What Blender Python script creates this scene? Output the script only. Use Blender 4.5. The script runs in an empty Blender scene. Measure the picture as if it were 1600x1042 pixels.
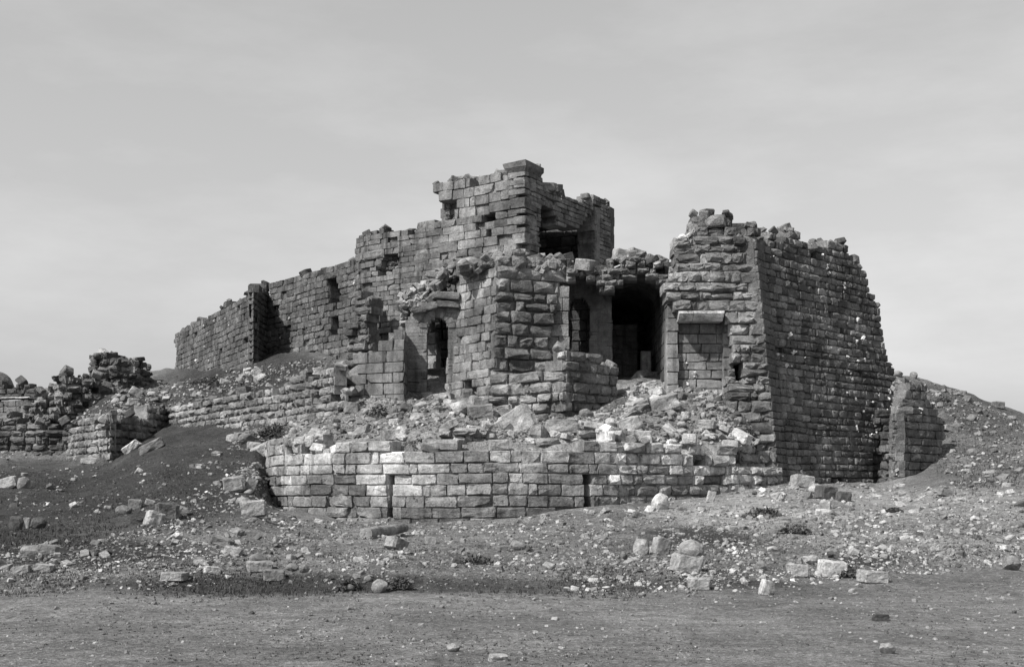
import bpy, math, random
import numpy as np

random.seed(7)
RS = np.random.RandomState(11)
F, HX, HY, EYE = 1900.0, 800.0, 780.0, 1.6      # focal length in photo pixels, horizon point, eye height
C = bpy.context.scene.collection

# ------------------------------------------------------------------ noise
def _hash(ix, iy, seed):
    n = (ix.astype(np.int64) * 374761393 + iy.astype(np.int64) * 668265263 + seed * 974711) & 0xFFFFFFFF
    n = ((n ^ (n >> 13)) * 1274126177) & 0xFFFFFFFF
    return ((n ^ (n >> 16)) & 0xFFFF) / 65535.0
def vnoise(x, y, seed=0):
    x = np.asarray(x, float); y = np.asarray(y, float)
    ix = np.floor(x); iy = np.floor(y); fx = x - ix; fy = y - iy
    fx = fx * fx * (3 - 2 * fx); fy = fy * fy * (3 - 2 * fy)
    a = _hash(ix, iy, seed); b = _hash(ix + 1, iy, seed); c = _hash(ix, iy + 1, seed); d = _hash(ix + 1, iy + 1, seed)
    return (a + (b - a) * fx) * (1 - fy) + (c + (d - c) * fx) * fy - .5
def fbm(x, y, seed=0, octv=4):
    s = 0; a = 1.0
    for i in range(octv):
        s = s + a * vnoise(np.asarray(x) * 2 ** i, np.asarray(y) * 2 ** i, seed + i * 17); a *= .5
    return s
def sstep(a, b, x):
    t = np.clip((np.asarray(x, float) - a) / (b - a), 0, 1); return t * t * (3 - 2 * t)

# ------------------------------------------------------------------ helpers for placing
def XY(px, Y): return np.array([(px - HX) / F * Y, Y])
def proj(x, y, z):
    return HX + x / y * F, HY - (z - EYE) / y * F
def zof(py, Y): return EYE + (HY - py) / F * Y

# ------------------------------------------------------------------ terrain heights
PXC = [-900, -300, 0, 105, 172, 258, 400, 428, 470, 540, 640, 760, 960, 1145, 1220, 1370, 1400, 1475, 1600, 2000, 2700]
KN = {  # eight lines across the ground: bank foot, bank top, mid slope, wall foot, behind wall, upper slope, crest, beyond
 -900: [(20, 0), (23, .5), (42, 1.5), (70, 3.5), (76, 5), (84, 6.5), (100, 7), (170, 6)],
 -300: [(20.3, 0), (23, .5), (40, 1.4), (74, 4.5), (76, 5.3), (82, 6.6), (95, 8.4), (170, 8)],
 0:    [(20.4, 0), (22.6, .42), (40, 1.2), (73.4, 4.2), (75.5, 5.0), (82, 6.6), (95, 8.6), (170, 8)],
 105:  [(20.5, 0), (22.4, .40), (42, 1.4), (72.7, 3.75), (74.2, 5.1), (80, 7.6), (92, 10.0), (170, 8)],
 172:  [(20.5, 0), (22.4, .40), (42, 1.5), (66, 3.45), (67.4, 5.8), (78, 8.4), (90, 10.5), (170, 8)],
 258:  [(20.5, 0), (22.4, .38), (44, 1.9), (73.2, 5.9), (74.6, 7.0), (80, 8.9), (90, 11.2), (170, 8)],
 400:  [(20.4, 0), (22.3, .36), (46, 1.7), (62.0, 5.3), (63.4, 7.2), (68, 8.8), (74, 10.2), (170, 8)],
 428:  [(20.4, 0), (22.3, .37), (51.5, 1.35), (60.4, 5.0), (61.8, 7.1), (66.5, 8.8), (72, 10.1), (170, 8)],
 470:  [(20.3, 0), (22.3, .38), (51.8, 1.05), (57.7, 4.9), (59.1, 7.0), (64, 8.8), (69, 9.9), (170, 8)],
 540:  [(20.3, 0), (22.3, .40), (48.5, .70), (53.9, 2.4), (55.3, 5.6), (60, 8.0), (68, 9.5), (170, 8)],
 640:  [(20.3, 0), (22.3, .40), (45, .55), (48, .65), (52, 2), (60, 4.5), (70, 8), (170, 8)],
 760:  [(20.4, 0), (22.4, .36), (45, .70), (48, .75), (52, 2), (60, 4), (70, 6), (170, 7)],
 960:  [(21.3, 0), (23.3, .30), (45, 1.2), (48, 1.35), (52, 2), (60, 4), (70, 6), (170, 7)],
 1145: [(21.8, 0), (24.0, .32), (42, 1.25), (51, 1.95), (54, 2.3), (60, 4), (70, 6), (170, 7)],
 1220: [(22.3, 0), (24.6, .30), (40, 1.40), (52.6, 2.4), (55, 2.5), (60, 4), (70, 6.5), (170, 7)],
 1370: [(24.0, 0), (26.2, .34), (42, 1.42), (57, 2.05), (60, 2.2), (66, 3.4), (75, 8.6), (170, 7)],
 1400: [(24.8, 0), (27.0, .34), (42, 1.45), (57.6, 2.4), (61, 2.8), (67, 5.2), (75.5, 9.3), (170, 7)],
 1475: [(26.8, 0), (29.0, .36), (43, 1.75), (58.5, 3.0), (61.5, 4.4), (68, 6.6), (78, 8.8), (170, 7)],
 1600: [(29.2, 0), (31.5, .36), (46, 2.1), (58, 3.6), (61, 4.2), (68, 5.6), (80, 7.1), (170, 6)],
 2000: [(31, 0), (34, .4), (46, 1.6), (58, 2.8), (61, 3.2), (68, 4.2), (80, 5.4), (170, 4)],
 2700: [(31, 0), (34, .3), (46, 1.2), (58, 2), (61, 2.4), (68, 3.), (80, 4), (170, 3)]}
KY = np.array([[k[0] for k in KN[p]] for p in PXC]); KZ = np.array([[k[1] for k in KN[p]] for p in PXC])
def ground_base(x, y):
    x = np.asarray(x, float); y = np.asarray(y, float)
    yy = np.maximum(y, 8.0)
    px = np.clip(HX + x / yy * F, PXC[0], PXC[-1])
    ky = [np.interp(px, PXC, KY[:, k]) for k in range(8)]; kz = [np.interp(px, PXC, KZ[:, k]) for k in range(8)]
    z = np.zeros_like(x)
    for k in range(7):
        t = np.clip((y - ky[k]) / (ky[k + 1] - ky[k]), 0, 1)
        if k in (0, 3): t = t * t * (3 - 2 * t)
        z = z + (kz[k + 1] - kz[k]) * t
    return z * (1 - sstep(170, 320, y))
def ground_h(x, y):
    x = np.asarray(x, float); y = np.asarray(y, float)
    d = np.hypot(x, y)
    far = sstep(18, 26, y + 1.2 * vnoise(x * .3, y * .3, 5))
    amp = .045 + .10 * far
    edge = 2.2 * fbm(x * .25, x * 0 + 3.3, 23, 3)         # the bank is not a ruled line
    z = ground_base(x, y + edge * sstep(15, 19, y) * (1 - sstep(26, 36, y)))
    z = z + amp * fbm(x * .55, y * .55, 1, 4) + .22 * far * fbm(x * .13, y * .13, 9, 3) + .15 * sstep(30, 42, y) * (1 - np.abs(fbm(x * .42 + .15 * y, y * .16, 15, 3)) * 2.2) * (1 - sstep(-9, -7, x) * (1 - sstep(13, 16, x))) * .9 + (.012 + .045 * far) * fbm(x * 3, y * 3, 40, 2)
    return z * (1 - sstep(150, 600, d))

# curved bastion plan
BC = np.array([-1.25, 56.0]); BR_ = 10.0
def arc_pt(t): return BC + BR_ * np.array([math.sin(t), -math.cos(t)])
_T1 = math.radians(33)
_path = [arc_pt(math.radians(a)) for a in np.linspace(-112, 33, 60)]
_e = arc_pt(_T1); _tan = np.array([math.cos(_T1), math.sin(_T1)])
_path += [_e + _tan * l for l in np.linspace(.3, 6.4, 16)]
BPATH = np.array(_path)

# the rubble mound behind the bastion: control points (px, py, Y)
MC = [(430, 700, 57.5), (450, 682, 56), (480, 684, 52.5), (560, 683, 48.6), (650, 684, 47.2), (760, 685, 46.8), (880, 686, 47.6), (980, 687, 48.8), (1080, 688, 51), (1145, 688, 52.3),
      (470, 660, 58), (520, 650, 55), (560, 648, 53.5), (650, 650, 51.5), (740, 648, 51), (830, 662, 50.3), (930, 660, 51), (1000, 655, 52), (1100, 648, 53.6),
      (530, 618, 57.5), (580, 622, 56), (650, 620, 57), (690, 620, 57.2), (740, 630, 54.6), (820, 645, 52.8), (900, 648, 52.5), (980, 625, 54), (1010, 600, 56.5), (1060, 606, 55.3), (1130, 615, 54.6), (1165, 650, 53.8), (1190, 690, 53.3),
      (540, 560, 62), (700, 560, 62), (900, 590, 62), (1020, 590, 62), (1150, 600, 60), (800, 570, 70), (1000, 590, 70), (1100, 600, 66), (1250, 660, 62), (600, 560, 70), (1210, 720, 54.4)]
_mp = np.array([[*XY(p, Y), zof(y, Y)] for p, y, Y in MC])
_n = len(_mp)
_K = np.hypot(_mp[:, None, 0] - _mp[None, :, 0], _mp[:, None, 1] - _mp[None, :, 1])
_A = np.zeros((_n + 3, _n + 3)); _A[:_n, :_n] = -_K - .0 * np.eye(_n); _A[:_n, _n] = 1; _A[:_n, _n + 1:] = _mp[:, :2]; _A[_n, :_n] = 1; _A[_n + 1:, :_n] = _mp[:, :2].T
_w = np.linalg.solve(_A, np.concatenate([_mp[:, 2], np.zeros(3)]))
def mound_h(x, y):
    x = np.asarray(x, float); y = np.asarray(y, float); sh = x.shape
    xf = x.ravel(); yf = y.ravel()
    z = np.full(xf.shape, _w[_n]) + _w[_n + 1] * xf + _w[_n + 2] * yf
    for i in range(_n): z = z - _w[i] * np.hypot(xf - _mp[i, 0], yf - _mp[i, 1])
    z = z.reshape(sh)
    al = (x - _e[0]) * _tan[0] + (y - _e[1]) * _tan[1]                       # depth inside the bastion's rim: the fill slumps towards it
    di = np.where(al > 0, -(x - _e[0]) * _tan[1] + (y - _e[1]) * _tan[0], BR_ - np.hypot(x - BC[0], y - BC[1]))
    z = z - .75 * (1 - sstep(.3, 1.9, di)) * (1 - sstep(3.5, 6.5, al)) * (x > -8.5)
    return z + .16 * fbm(x * .9, y * .9, 61, 4) + .08 * vnoise(x * 3, y * 3, 77)
_MPOLY = [tuple(BC + (BR_ - .3) * np.array([math.sin(a), -math.cos(a)])) for a in np.radians(np.linspace(-112, 33, 40))]
_MPOLY += [tuple(_e + np.array([-_tan[1], _tan[0]]) * .3 + _tan * l) for l in (1, 3, 5.6)]
_MPOLY += [(11.2, 53.9), (12.2, 56), (13.5, 60), (13.5, 71), (-9, 71), (-9.5, 62), (-8.6, 58.2), (-10.2, 59.2)]
_MPOLY = np.array(_MPOLY)
def in_poly(x, y, poly):
    x = np.asarray(x, float); y = np.asarray(y, float); r = np.zeros(x.shape, bool); n = len(poly)
    j = n - 1
    for i in range(n):
        xi, yi = poly[i][0], poly[i][1]; xj, yj = poly[j][0], poly[j][1]
        if yi != yj:
            c = ((yi > y) != (yj > y)) & (x < (xj - xi) * (y - yi) / (yj - yi) + xi)
            r ^= c
        j = i
    return r
def surf_h(x, y):
    g = ground_h(x, y); m = mound_h(x, y)
    return np.where(in_poly(x, y, _MPOLY), np.maximum(g, m), g)
_YS = np.concatenate([np.arange(9, 60, .06), np.arange(60, 120, .12)])
_GX, _GY, _GS = -60., 8., .1
_SG = surf_h(*np.meshgrid(_GX + _GS * np.arange(1201), _GY + _GS * np.arange(1200)))
def surf(x, y):
    """height of the visible ground, read from a table"""
    u = np.clip((np.asarray(x) - _GX) / _GS, 0, 1199); v = np.clip((np.asarray(y) - _GY) / _GS, 0, 1198)
    i = u.astype(int); j = v.astype(int); u = u - i; v = v - j
    return (_SG[j, i] * (1 - u) + _SG[j, i + 1] * u) * (1 - v) + (_SG[j + 1, i] * (1 - u) + _SG[j + 1, i + 1] * u) * v
def surf1(x, y): return float(surf(np.array([x]), np.array([y]))[0])
def hit(px, py):
    """where the sight line through a photo point meets the ground"""
    X = (px - HX) / F * _YS
    zr = EYE + (HY - py) / F * _YS
    m = surf(X, _YS) >= zr; k = int(np.argmax(m))
    if not m[k]: return None
    return np.array([X[k], _YS[k], surf1(X[k], _YS[k])])

# ------------------------------------------------------------------ materials (all grey: the photograph is black and white)
def nodes(name):
    m = bpy.data.materials.new(name); m.use_nodes = True
    nt = m.node_tree; nt.nodes.clear()
    out = nt.nodes.new('ShaderNodeOutputMaterial'); b = nt.nodes.new('ShaderNodeBsdfPrincipled')
    b.inputs['Roughness'].default_value = .93
    b.inputs['Specular IOR Level'].default_value = .15
    nt.links.new(b.outputs[0], out.inputs[0])
    return m, nt, b
def N(nt, typ, **kw):
    n = nt.nodes.new(typ)
    for k, v in kw.items():
        if k.startswith('_'): setattr(n, k[1:], v)
        else: n.inputs[k].default_value = v
    return n
def mth(nt, op, a, b=None, clamp=False):
    n = nt.nodes.new('ShaderNodeMath'); n.operation = op; n.use_clamp = clamp
    for i, v in enumerate((a, b)):
        if v is None: continue
        if isinstance(v, (int, float)): n.inputs[i].default_value = v
        else: nt.links.new(v, n.inputs[i])
    return n.outputs[0]
def ramp(nt, src, lo, hi, a=0., b=1.):
    n = nt.nodes.new('ShaderNodeMapRange'); n.clamp = True
    nt.links.new(src, n.inputs[0]); n.inputs[1].default_value = lo; n.inputs[2].default_value = hi
    n.inputs[3].default_value = a; n.inputs[4].default_value = b
    return n.outputs[0]
def noise(nt, co, scale, det=4, rough=.6):
    n = N(nt, 'ShaderNodeTexNoise', Scale=scale, Detail=det, Roughness=rough)
    nt.links.new(co, n.inputs['Vector']); return n.outputs['Fac']
def grey(nt, val, b):
    c = nt.nodes.new('ShaderNodeCombineColor')
    for i in range(3): nt.links.new(val, c.inputs[i])
    nt.links.new(c.outputs[0], b.inputs['Base Color'])
def bump(nt, b, height, strength, dist):
    n = N(nt, 'ShaderNodeBump', Strength=strength, Distance=dist)
    nt.links.new(height, n.inputs['Height']); nt.links.new(n.outputs[0], b.inputs['Normal'])

def stone(name, albedo, stain=.5, lichen=.3, pale=.1, bumps=.03, streak=0.):
    m, nt, b = nodes(name)
    co = nt.nodes.new('ShaderNodeNewGeometry').outputs['Position']
    at = N(nt, 'ShaderNodeAttribute', _attribute_name='tone').outputs['Fac']
    big = noise(nt, co, .55, 4, .6); mid = noise(nt, co, 3.2, 5, .65); fin = noise(nt, co, 17, 5, .7)
    v = mth(nt, 'MULTIPLY', at, albedo)
    v = mth(nt, 'MULTIPLY', v, ramp(nt, big, .40, .62, 1 - stain, 1.12))
    v = mth(nt, 'MULTIPLY', v, ramp(nt, mid, .30, .70, .68, 1.30))
    v = mth(nt, 'MULTIPLY', v, ramp(nt, fin, .28, .72, .62, 1.38))
    d = mth(nt, 'MULTIPLY', ramp(nt, noise(nt, co, 6.5, 6, .7), .56, .66), lichen)
    v = mth(nt, 'MULTIPLY', v, mth(nt, 'SUBTRACT', 1.0, d))
    if streak:
        mp = N(nt, 'ShaderNodeMapping'); mp.inputs['Scale'].default_value = (3.2, 3.2, .22)
        nt.links.new(co, mp.inputs['Vector'])
        s = ramp(nt, noise(nt, mp.outputs[0], 1.0, 4, .6), .52, .66)
        v = mth(nt, 'MULTIPLY', v, mth(nt, 'SUBTRACT', 1.0, mth(nt, 'MULTIPLY', s, streak)))
    p = mth(nt, 'MULTIPLY', ramp(nt, noise(nt, co, 4.3, 5, .72), .64, .70), pale)
    v = mth(nt, 'ADD', v, mth(nt, 'MULTIPLY', p, .35))
    grey(nt, v, b)
    h = mth(nt, 'ADD', mth(nt, 'MULTIPLY', noise(nt, co, 8, 6, .7), 1.0), mth(nt, 'MULTIPLY', fin, .5))
    bump(nt, b, h, .8, bumps * 2)
    return m
M = {
 'pale':    stone('pale_limestone', .44, .50, .6, .15, .04, .35),
 'keep':    stone('weathered_limestone', .20, .5, .5, .10, .03, .3),
 'ashlar':  stone('dressed_ashlar', .185, .4, .35, .10, .015, .45),
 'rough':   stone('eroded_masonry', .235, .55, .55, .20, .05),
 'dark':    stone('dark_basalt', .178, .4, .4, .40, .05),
 'far':     stone('curtain_masonry', .135, .4, .4, .22, .04, .35),
 'hill':    stone('terrace_masonry', .27, .5, .5, .10, .05),
 'lowdark': stone('grey_masonry', .16, .45, .45, .12, .05),
 'rock':    stone('rubble_rock', .33, .45, .35, .10, .04),
 'darkrock': stone('basalt_rock', .10, .3, .3, .05, .04),
 'plaster': stone('old_plaster', .155, .35, .25, .16, .02, .6),
}
def ground_material():
    m, nt, b = nodes('earth')
    co = nt.nodes.new('ShaderNodeNewGeometry').outputs['Position']
    at = N(nt, 'ShaderNodeAttribute', _attribute_name='tone').outputs['Fac']
    big = noise(nt, co, .35, 5, .65); mid = noise(nt, co, 2.4, 6, .72); fin = noise(nt, co, 13, 6, .75)
    vf = noise(nt, co, 60, 4, .8)
    v = mth(nt, 'MULTIPLY', at, ramp(nt, big, .35, .65, .72, 1.25))
    v = mth(nt, 'MULTIPLY', v, ramp(nt, mid, .32, .68, .62, 1.38))
    v = mth(nt, 'MULTIPLY', v, ramp(nt, fin, .30, .70, .35, 1.7))
    v = mth(nt, 'MULTIPLY', v, ramp(nt, vf, .34, .66, .35, 1.75))
    v = mth(nt, 'ADD', v, mth(nt, 'MULTIPLY', ramp(nt, noise(nt, co, 22, 2, .5), .67, .73), .22))
    grey(nt, v, b)
    h = mth(nt, 'ADD', mid, mth(nt, 'ADD', mth(nt, 'MULTIPLY', fin, .35), mth(nt, 'MULTIPLY', vf, .12)))
    bump(nt, b, h, 1.0, .24)
    return m
M['ground'] = ground_material()
def leaf_material(name, alb):
    m, nt, b = nodes(name)
    at = N(nt, 'ShaderNodeAttribute', _attribute_name='tone').outputs['Fac']
    grey(nt, mth(nt, 'MULTIPLY', at, alb), b)
    return m
M['leaf'] = leaf_material('scrub_leaf', .075); M['dry'] = leaf_material('dry_grass', .10); M['twig'] = leaf_material('twig', .09)

# ------------------------------------------------------------------ mesh store
WL = {}
class Store:
    def __init__(s): s.v = []; s.f = []; s.t = []; s.n = 0
    def add(s, v, f, tone):
        v = np.asarray(v, float).reshape(-1, 3)
        s.v.append(v); s.f += [[i + s.n for i in q] for q in f]
        s.t.append(np.broadcast_to(np.asarray(tone, float), (len(v),)).copy()); s.n += len(v)
    def build(s, name, mat, base=(0, 0, 0), parent=None, smooth=False):
        v = np.concatenate(s.v) - np.asarray(base, float)
        me = bpy.data.meshes.new(name); me.from_pydata(v.tolist(), [], s.f); me.update()
        a = me.attributes.new('tone', 'FLOAT', 'POINT'); a.data.foreach_set('value', np.concatenate(s.t).astype(np.float32))
        me.materials.append(M[mat])
        if smooth: me.polygons.foreach_set('use_smooth', [True] * len(me.polygons))
        o = bpy.data.objects.new(name, me); C.objects.link(o)
        if parent is None: o.location = base
        else: o.parent = parent; o.location = np.asarray(base) - WL.get(parent, np.asarray(parent.location))
        WL[o] = np.asarray(base, float)
        return o
def tag(o, label, cat, group=None, kind=None):
    if label: o['label'] = label
    if cat: o['category'] = cat
    if group: o['group'] = group
    if kind: o['kind'] = kind
    return o
def thing(name, label, cat, base, group=None):
    o = bpy.data.objects.new(name, None); C.objects.link(o); o.location = base
    return tag(o, label, cat, group)

# ------------------------------------------------------------------ a masonry block: five rings of eight points, pillowed face
_u8 = np.array([-1, 0, 1, 1, 1, 0, -1, -1.]); _w8 = np.array([-1, -1, -1, 0, 1, 1, 1, 0.])
_BF = []
for _r in range(4):
    for _i in range(8):
        _j = (_i + 1) % 8
        _BF.append((_r * 8 + _j, _r * 8 + _i, (_r + 1) * 8 + _i, (_r + 1) * 8 + _j))
for _i in range(8): _BF.append((40, _i, (_i + 1) % 8))
_BF.append(tuple(range(39, 31, -1)))
def block(st, p, t, n, hl, hh, T, tone, bev=.03, bulge=.03, gap=.008, pr=0., rough=.012, slope=0., yaw=0., roll=0., ml=0., mr=0.):
    """p: centre of the face (3), t: unit tangent (2), n: outward normal (2)"""
    bev = min(bev, hl * .45, hh * .45)
    dep = np.array([-pr, -pr + bev * .8, .10, .13, T])
    if dep[1] > .08: dep = np.array([-pr, -pr + bev * .8, -pr + .10 + bev * .8, -pr + .13 + bev * .8, max(T, -pr + .3)])
    ins = np.array([gap + bev * 1.1, gap + bev * .25, gap, -.006, -.006])
    U = np.concatenate([_u8 * max(hl - i, .01) for i in ins]); W = np.concatenate([_w8 * max(hh - i, .01) for i in ins])
    D = np.repeat(dep, 8)
    J = RS.uniform(-1, 1, (3, 40)) * rough
    k = np.repeat(np.array([1, 1, .6, .25, .25]), 8)
    cut = (np.abs(_u8 * _w8) > .5); cc = np.concatenate([1 - cut * RS.uniform(0, .9, 8) * bev * s / max(hh, .08) for s in (1.3, .9, .5, 0, 0)])
    if RS.rand() < .22:
        i_ = RS.choice([0, 2, 4, 6]); q_ = RS.uniform(.5, .85); z_ = np.ones(8); z_[i_] = q_; z_[(i_ + 1) % 8] = (1 + q_) / 2
        z_ = np.concatenate([z_, z_ ** .8, z_ ** .6, np.ones(16)]); cc = cc * z_
    U = U * cc + J[0] * k; W = W * cc + J[1] * k; D = D + J[2] * k
    U = np.append(U, RS.uniform(-.4, .4) * hl); W = np.append(W, RS.uniform(-.35, .35) * hh); D = np.append(D, -pr - bulge * RS.uniform(-.5, 1.5))
    if roll:
        c, s = math.cos(roll), math.sin(roll); U, W = U * c - W * s, U * s + W * c
    D = D + U * yaw
    if ml or mr:
        q_ = np.clip(U / hl, -1, 1); U = U + D * (mr * np.clip(q_, 0, 1) + ml * np.clip(-q_, 0, 1))
    v = np.empty((41, 3))
    v[:, 0] = p[0] + t[0] * U - n[0] * D; v[:, 1] = p[1] + t[1] * U - n[1] * D; v[:, 2] = p[2] + W + U * slope
    st.add(v, _BF, tone)

class Patch:
    """a (battered) wall face: plan points of its foot and of its head"""
    def __init__(s, bl, br, tl=None, tr=None, zb=0., zt=15.):
        s.bl, s.br = np.array(bl, float), np.array(br, float)
        s.tl = s.bl if tl is None else np.array(tl, float); s.tr = s.br if tr is None else np.array(tr, float)
        s.zb, s.zt = zb, zt
        s.L = max(np.hypot(*(s.br - s.bl)), np.hypot(*(s.tr - s.tl)))
    def xy(s, u, z):
        u = np.asarray(u, float)[..., None]; k = (np.asarray(z, float) - s.zb) / (s.zt - s.zb)
        k = np.asarray(k)[..., None]
        return (s.bl * (1 - u) + s.br * u) * (1 - k) + (s.tl * (1 - u) + s.tr * u) * k
class PathPatch:
    def __init__(s, pts, batter=0., zref=0.):
        s.p = np.array(pts); d = np.hypot(*np.diff(s.p, axis=0).T); s.c = np.concatenate([[0], np.cumsum(d)]); s.L = s.c[-1]
        s.b, s.z0 = batter, zref
    def xy(s, u, z):
        u = np.asarray(u, float); q = u * s.L
        p = np.stack([np.interp(q, s.c, s.p[:, 0]), np.interp(q, s.c, s.p[:, 1])], -1)
        if s.b:
            e = .15
            a = np.stack([np.interp(q - e, s.c, s.p[:, 0]), np.interp(q - e, s.c, s.p[:, 1])], -1)
            c = np.stack([np.interp(q + e, s.c, s.p[:, 0]), np.interp(q + e, s.c, s.p[:, 1])], -1)
            t = c - a; t = t / np.maximum(np.hypot(t[..., 0], t[..., 1])[..., None], 1e-6)
            nrm = np.stack([t[..., 1], -t[..., 0]], -1)
            p = p - nrm * (s.b * (np.asarray(z, float) - s.z0))[..., None]
        return p

def mitre(t1, t2):
    t1 = np.array(t1, float) / np.hypot(*t1); t2 = np.array(t2, float) / np.hypot(*t2)
    n1 = np.array([t1[1], -t1[0]]); n2 = np.array([t2[1], -t2[0]]); m = -n1 - n2
    k1 = float(m @ t1 / (m @ -n1)); k2 = float(m @ t2 / (m @ -n2)); lim = .8 / max(abs(k1), .2)
    return (k1, lim), (k2, lim)
def courses(z0, z1, h, var=.15, seed=0):
    r = random.Random(seed); z = z0; out = []
    while z < z1:
        k = h * r.uniform(1 - var, 1 + var); out.append((z, z + k)); z += k
    return out
def masonry(st, patch, cs, poly=None, holes=(), top=None, blen=(.5, 1.1), T=.9, tone=(.8, 1.15), bev=.03, bulge=.03, gap=.008,
            inout=.02, rough=.012, wob=.02, sunk=.02, seed=0, caps=.4, odd=.0, capst=None, tilt=.0, dark=None, quoin=None, tonef=None, ms=None, me=None, rag=4., flecks=0.):
    """ms / me: mitre at the start / end of the section as (shift per depth, limit of depth per distance from the corner)"""
    r = random.Random(seed)
    n = max(8, int(patch.L / .04)); us = (np.arange(n) + .5) / n
    def keep(z):
        p = patch.xy(us, np.full(n, z)); px, py = proj(p[:, 0], p[:, 1], z)
        py = py + rag * 2 * fbm(us * patch.L * 1.1, us * 0 + seed, seed, 2); px = px + rag * 1.4 * vnoise(us * 0 + z * 1.3, us * 0 + seed * .7, seed + 5)
        k = np.ones(n, bool) if poly is None else in_poly(px, py, poly)
        for h in holes: k &= ~in_poly(px, py, h)
        if top is not None: k &= z < top(us * patch.L)
        return k
    for ci, (za, zb) in enumerate(cs):
        z = (za + zb) / 2; hh = (zb - za) / 2
        k = keep(z)
        if not k.any(): continue
        kup = keep(zb + hh)
        e = np.diff(np.concatenate([[0], k.astype(int), [0]])); A = np.nonzero(e == 1)[0]; B = np.nonzero(e == -1)[0]
        for a, b in zip(A, B):
            s0 = a / n * patch.L; s1 = b / n * patch.L
            if s0 > .1: s0 += r.uniform(-.10, .08) * min(1, rag / 4)
            if s1 < patch.L - .1: s1 += r.uniform(-.08, .10) * min(1, rag / 4)
            if quoin and ci % 2 == quoin[0] and a == 0: s0 += quoin[1]
            if quoin and len(quoin) > 2 and ci % 2 == quoin[2] and b == n: s1 -= quoin[1]
            s = s0
            while s < s1 - .06:
                l = r.uniform(*blen)
                if r.random() < .18: l *= .55
                if s + l > s1 - .22: l = s1 - s
                m = (s + l / 2) / patch.L; m = min(max(m, 0), 1)
                e_ = min(.5, l / 2) / patch.L
                P = patch.xy(np.array([m - e_ * .5, m, m + e_ * .5]), np.full(3, z))
                t = P[2] - P[0]; t = t / np.hypot(*t); nn = np.array([t[1], -t[0]])
                z2 = z + wob * 2 * float(vnoise(s * .35, ci * .21, seed)) + r.uniform(-.004, .004)
                pr = r.uniform(-inout, inout)
                iu = min(n - 1, int(m * n)); isup = not kup[iu]
                if r.random() < sunk: pr = -r.uniform(.10, .22)
                if isup: pr += r.uniform(-.5, .5) * inout
                tn = r.uniform(*tone)
                if r.random() < .10: tn *= r.uniform(.7, 1.35)
                if tonef is not None: tn *= tonef(m * patch.L, z)
                if isup and caps > 0 and r.random() < .10: s += l; continue
                yaw = r.uniform(-1, 1) * odd; roll = r.uniform(-1, 1) * (tilt * (2.5 if isup else 1) + (.03 if isup and caps > 0 else 0))
                Tb = T * r.uniform(.9, 1.05); ml = mr = 0.
                if me:
                    dist = patch.L - (s + l); Tb = min(Tb, .32 + me[1] * max(dist, 0))
                    if dist < .03: mr = me[0]
                if ms:
                    dist = s; Tb = min(Tb, .32 + ms[1] * max(dist, 0))
                    if dist < .05: ml = ms[0]
                block(st, (P[1][0], P[1][1], z2), t, nn, l / 2, hh, Tb, tn, bev * r.uniform(.6, 1.5), bulge * r.uniform(.3, 1.6), gap * r.uniform(.5, 2.2), pr, rough, 0, yaw, roll, ml, mr)
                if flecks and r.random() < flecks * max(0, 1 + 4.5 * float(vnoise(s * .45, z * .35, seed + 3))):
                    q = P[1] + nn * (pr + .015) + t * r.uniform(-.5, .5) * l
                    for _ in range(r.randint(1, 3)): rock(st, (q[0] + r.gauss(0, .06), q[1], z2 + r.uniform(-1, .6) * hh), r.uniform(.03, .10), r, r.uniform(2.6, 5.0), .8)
                if isup and r.random() < caps:
                    for _ in range(r.randint(1, 3)):
                        q = P[1] - nn * r.uniform(.1, T * .8) + t * r.uniform(-.5, .5) * l
                        rock(st, (q[0], q[1], zb - .02), r.uniform(.10, .36), r, tn * r.uniform(.7, 1.3))
                s += l

# ------------------------------------------------------------------ loose stones
def _ico():
    g = (1 + 5 ** .5) / 2
    v = np.array([(-1, g, 0), (1, g, 0), (-1, -g, 0), (1, -g, 0), (0, -1, g), (0, 1, g), (0, -1, -g), (0, 1, -g), (g, 0, -1), (g, 0, 1), (-g, 0, -1), (-g, 0, 1)], float)
    f = [(0, 11, 5), (0, 5, 1), (0, 1, 7), (0, 7, 10), (0, 10, 11), (1, 5, 9), (5, 11, 4), (11, 10, 2), (10, 7, 6), (7, 1, 8), (3, 9, 4), (3, 4, 2), (3, 2, 6), (3, 6, 8), (3, 8, 9), (4, 9, 5), (2, 4, 11), (6, 2, 10), (8, 6, 7), (9, 8, 1)]
    return v / np.hypot(1, g), f
_IV, _IF = _ico()
_CV = []; 
for _s in (-1, 1):
    for _a, _b in ((-1, -1), (1, -1), (1, 1), (-1, 1)): _CV.append((_a, _b, _s))
_CV = np.array(_CV, float)
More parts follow.
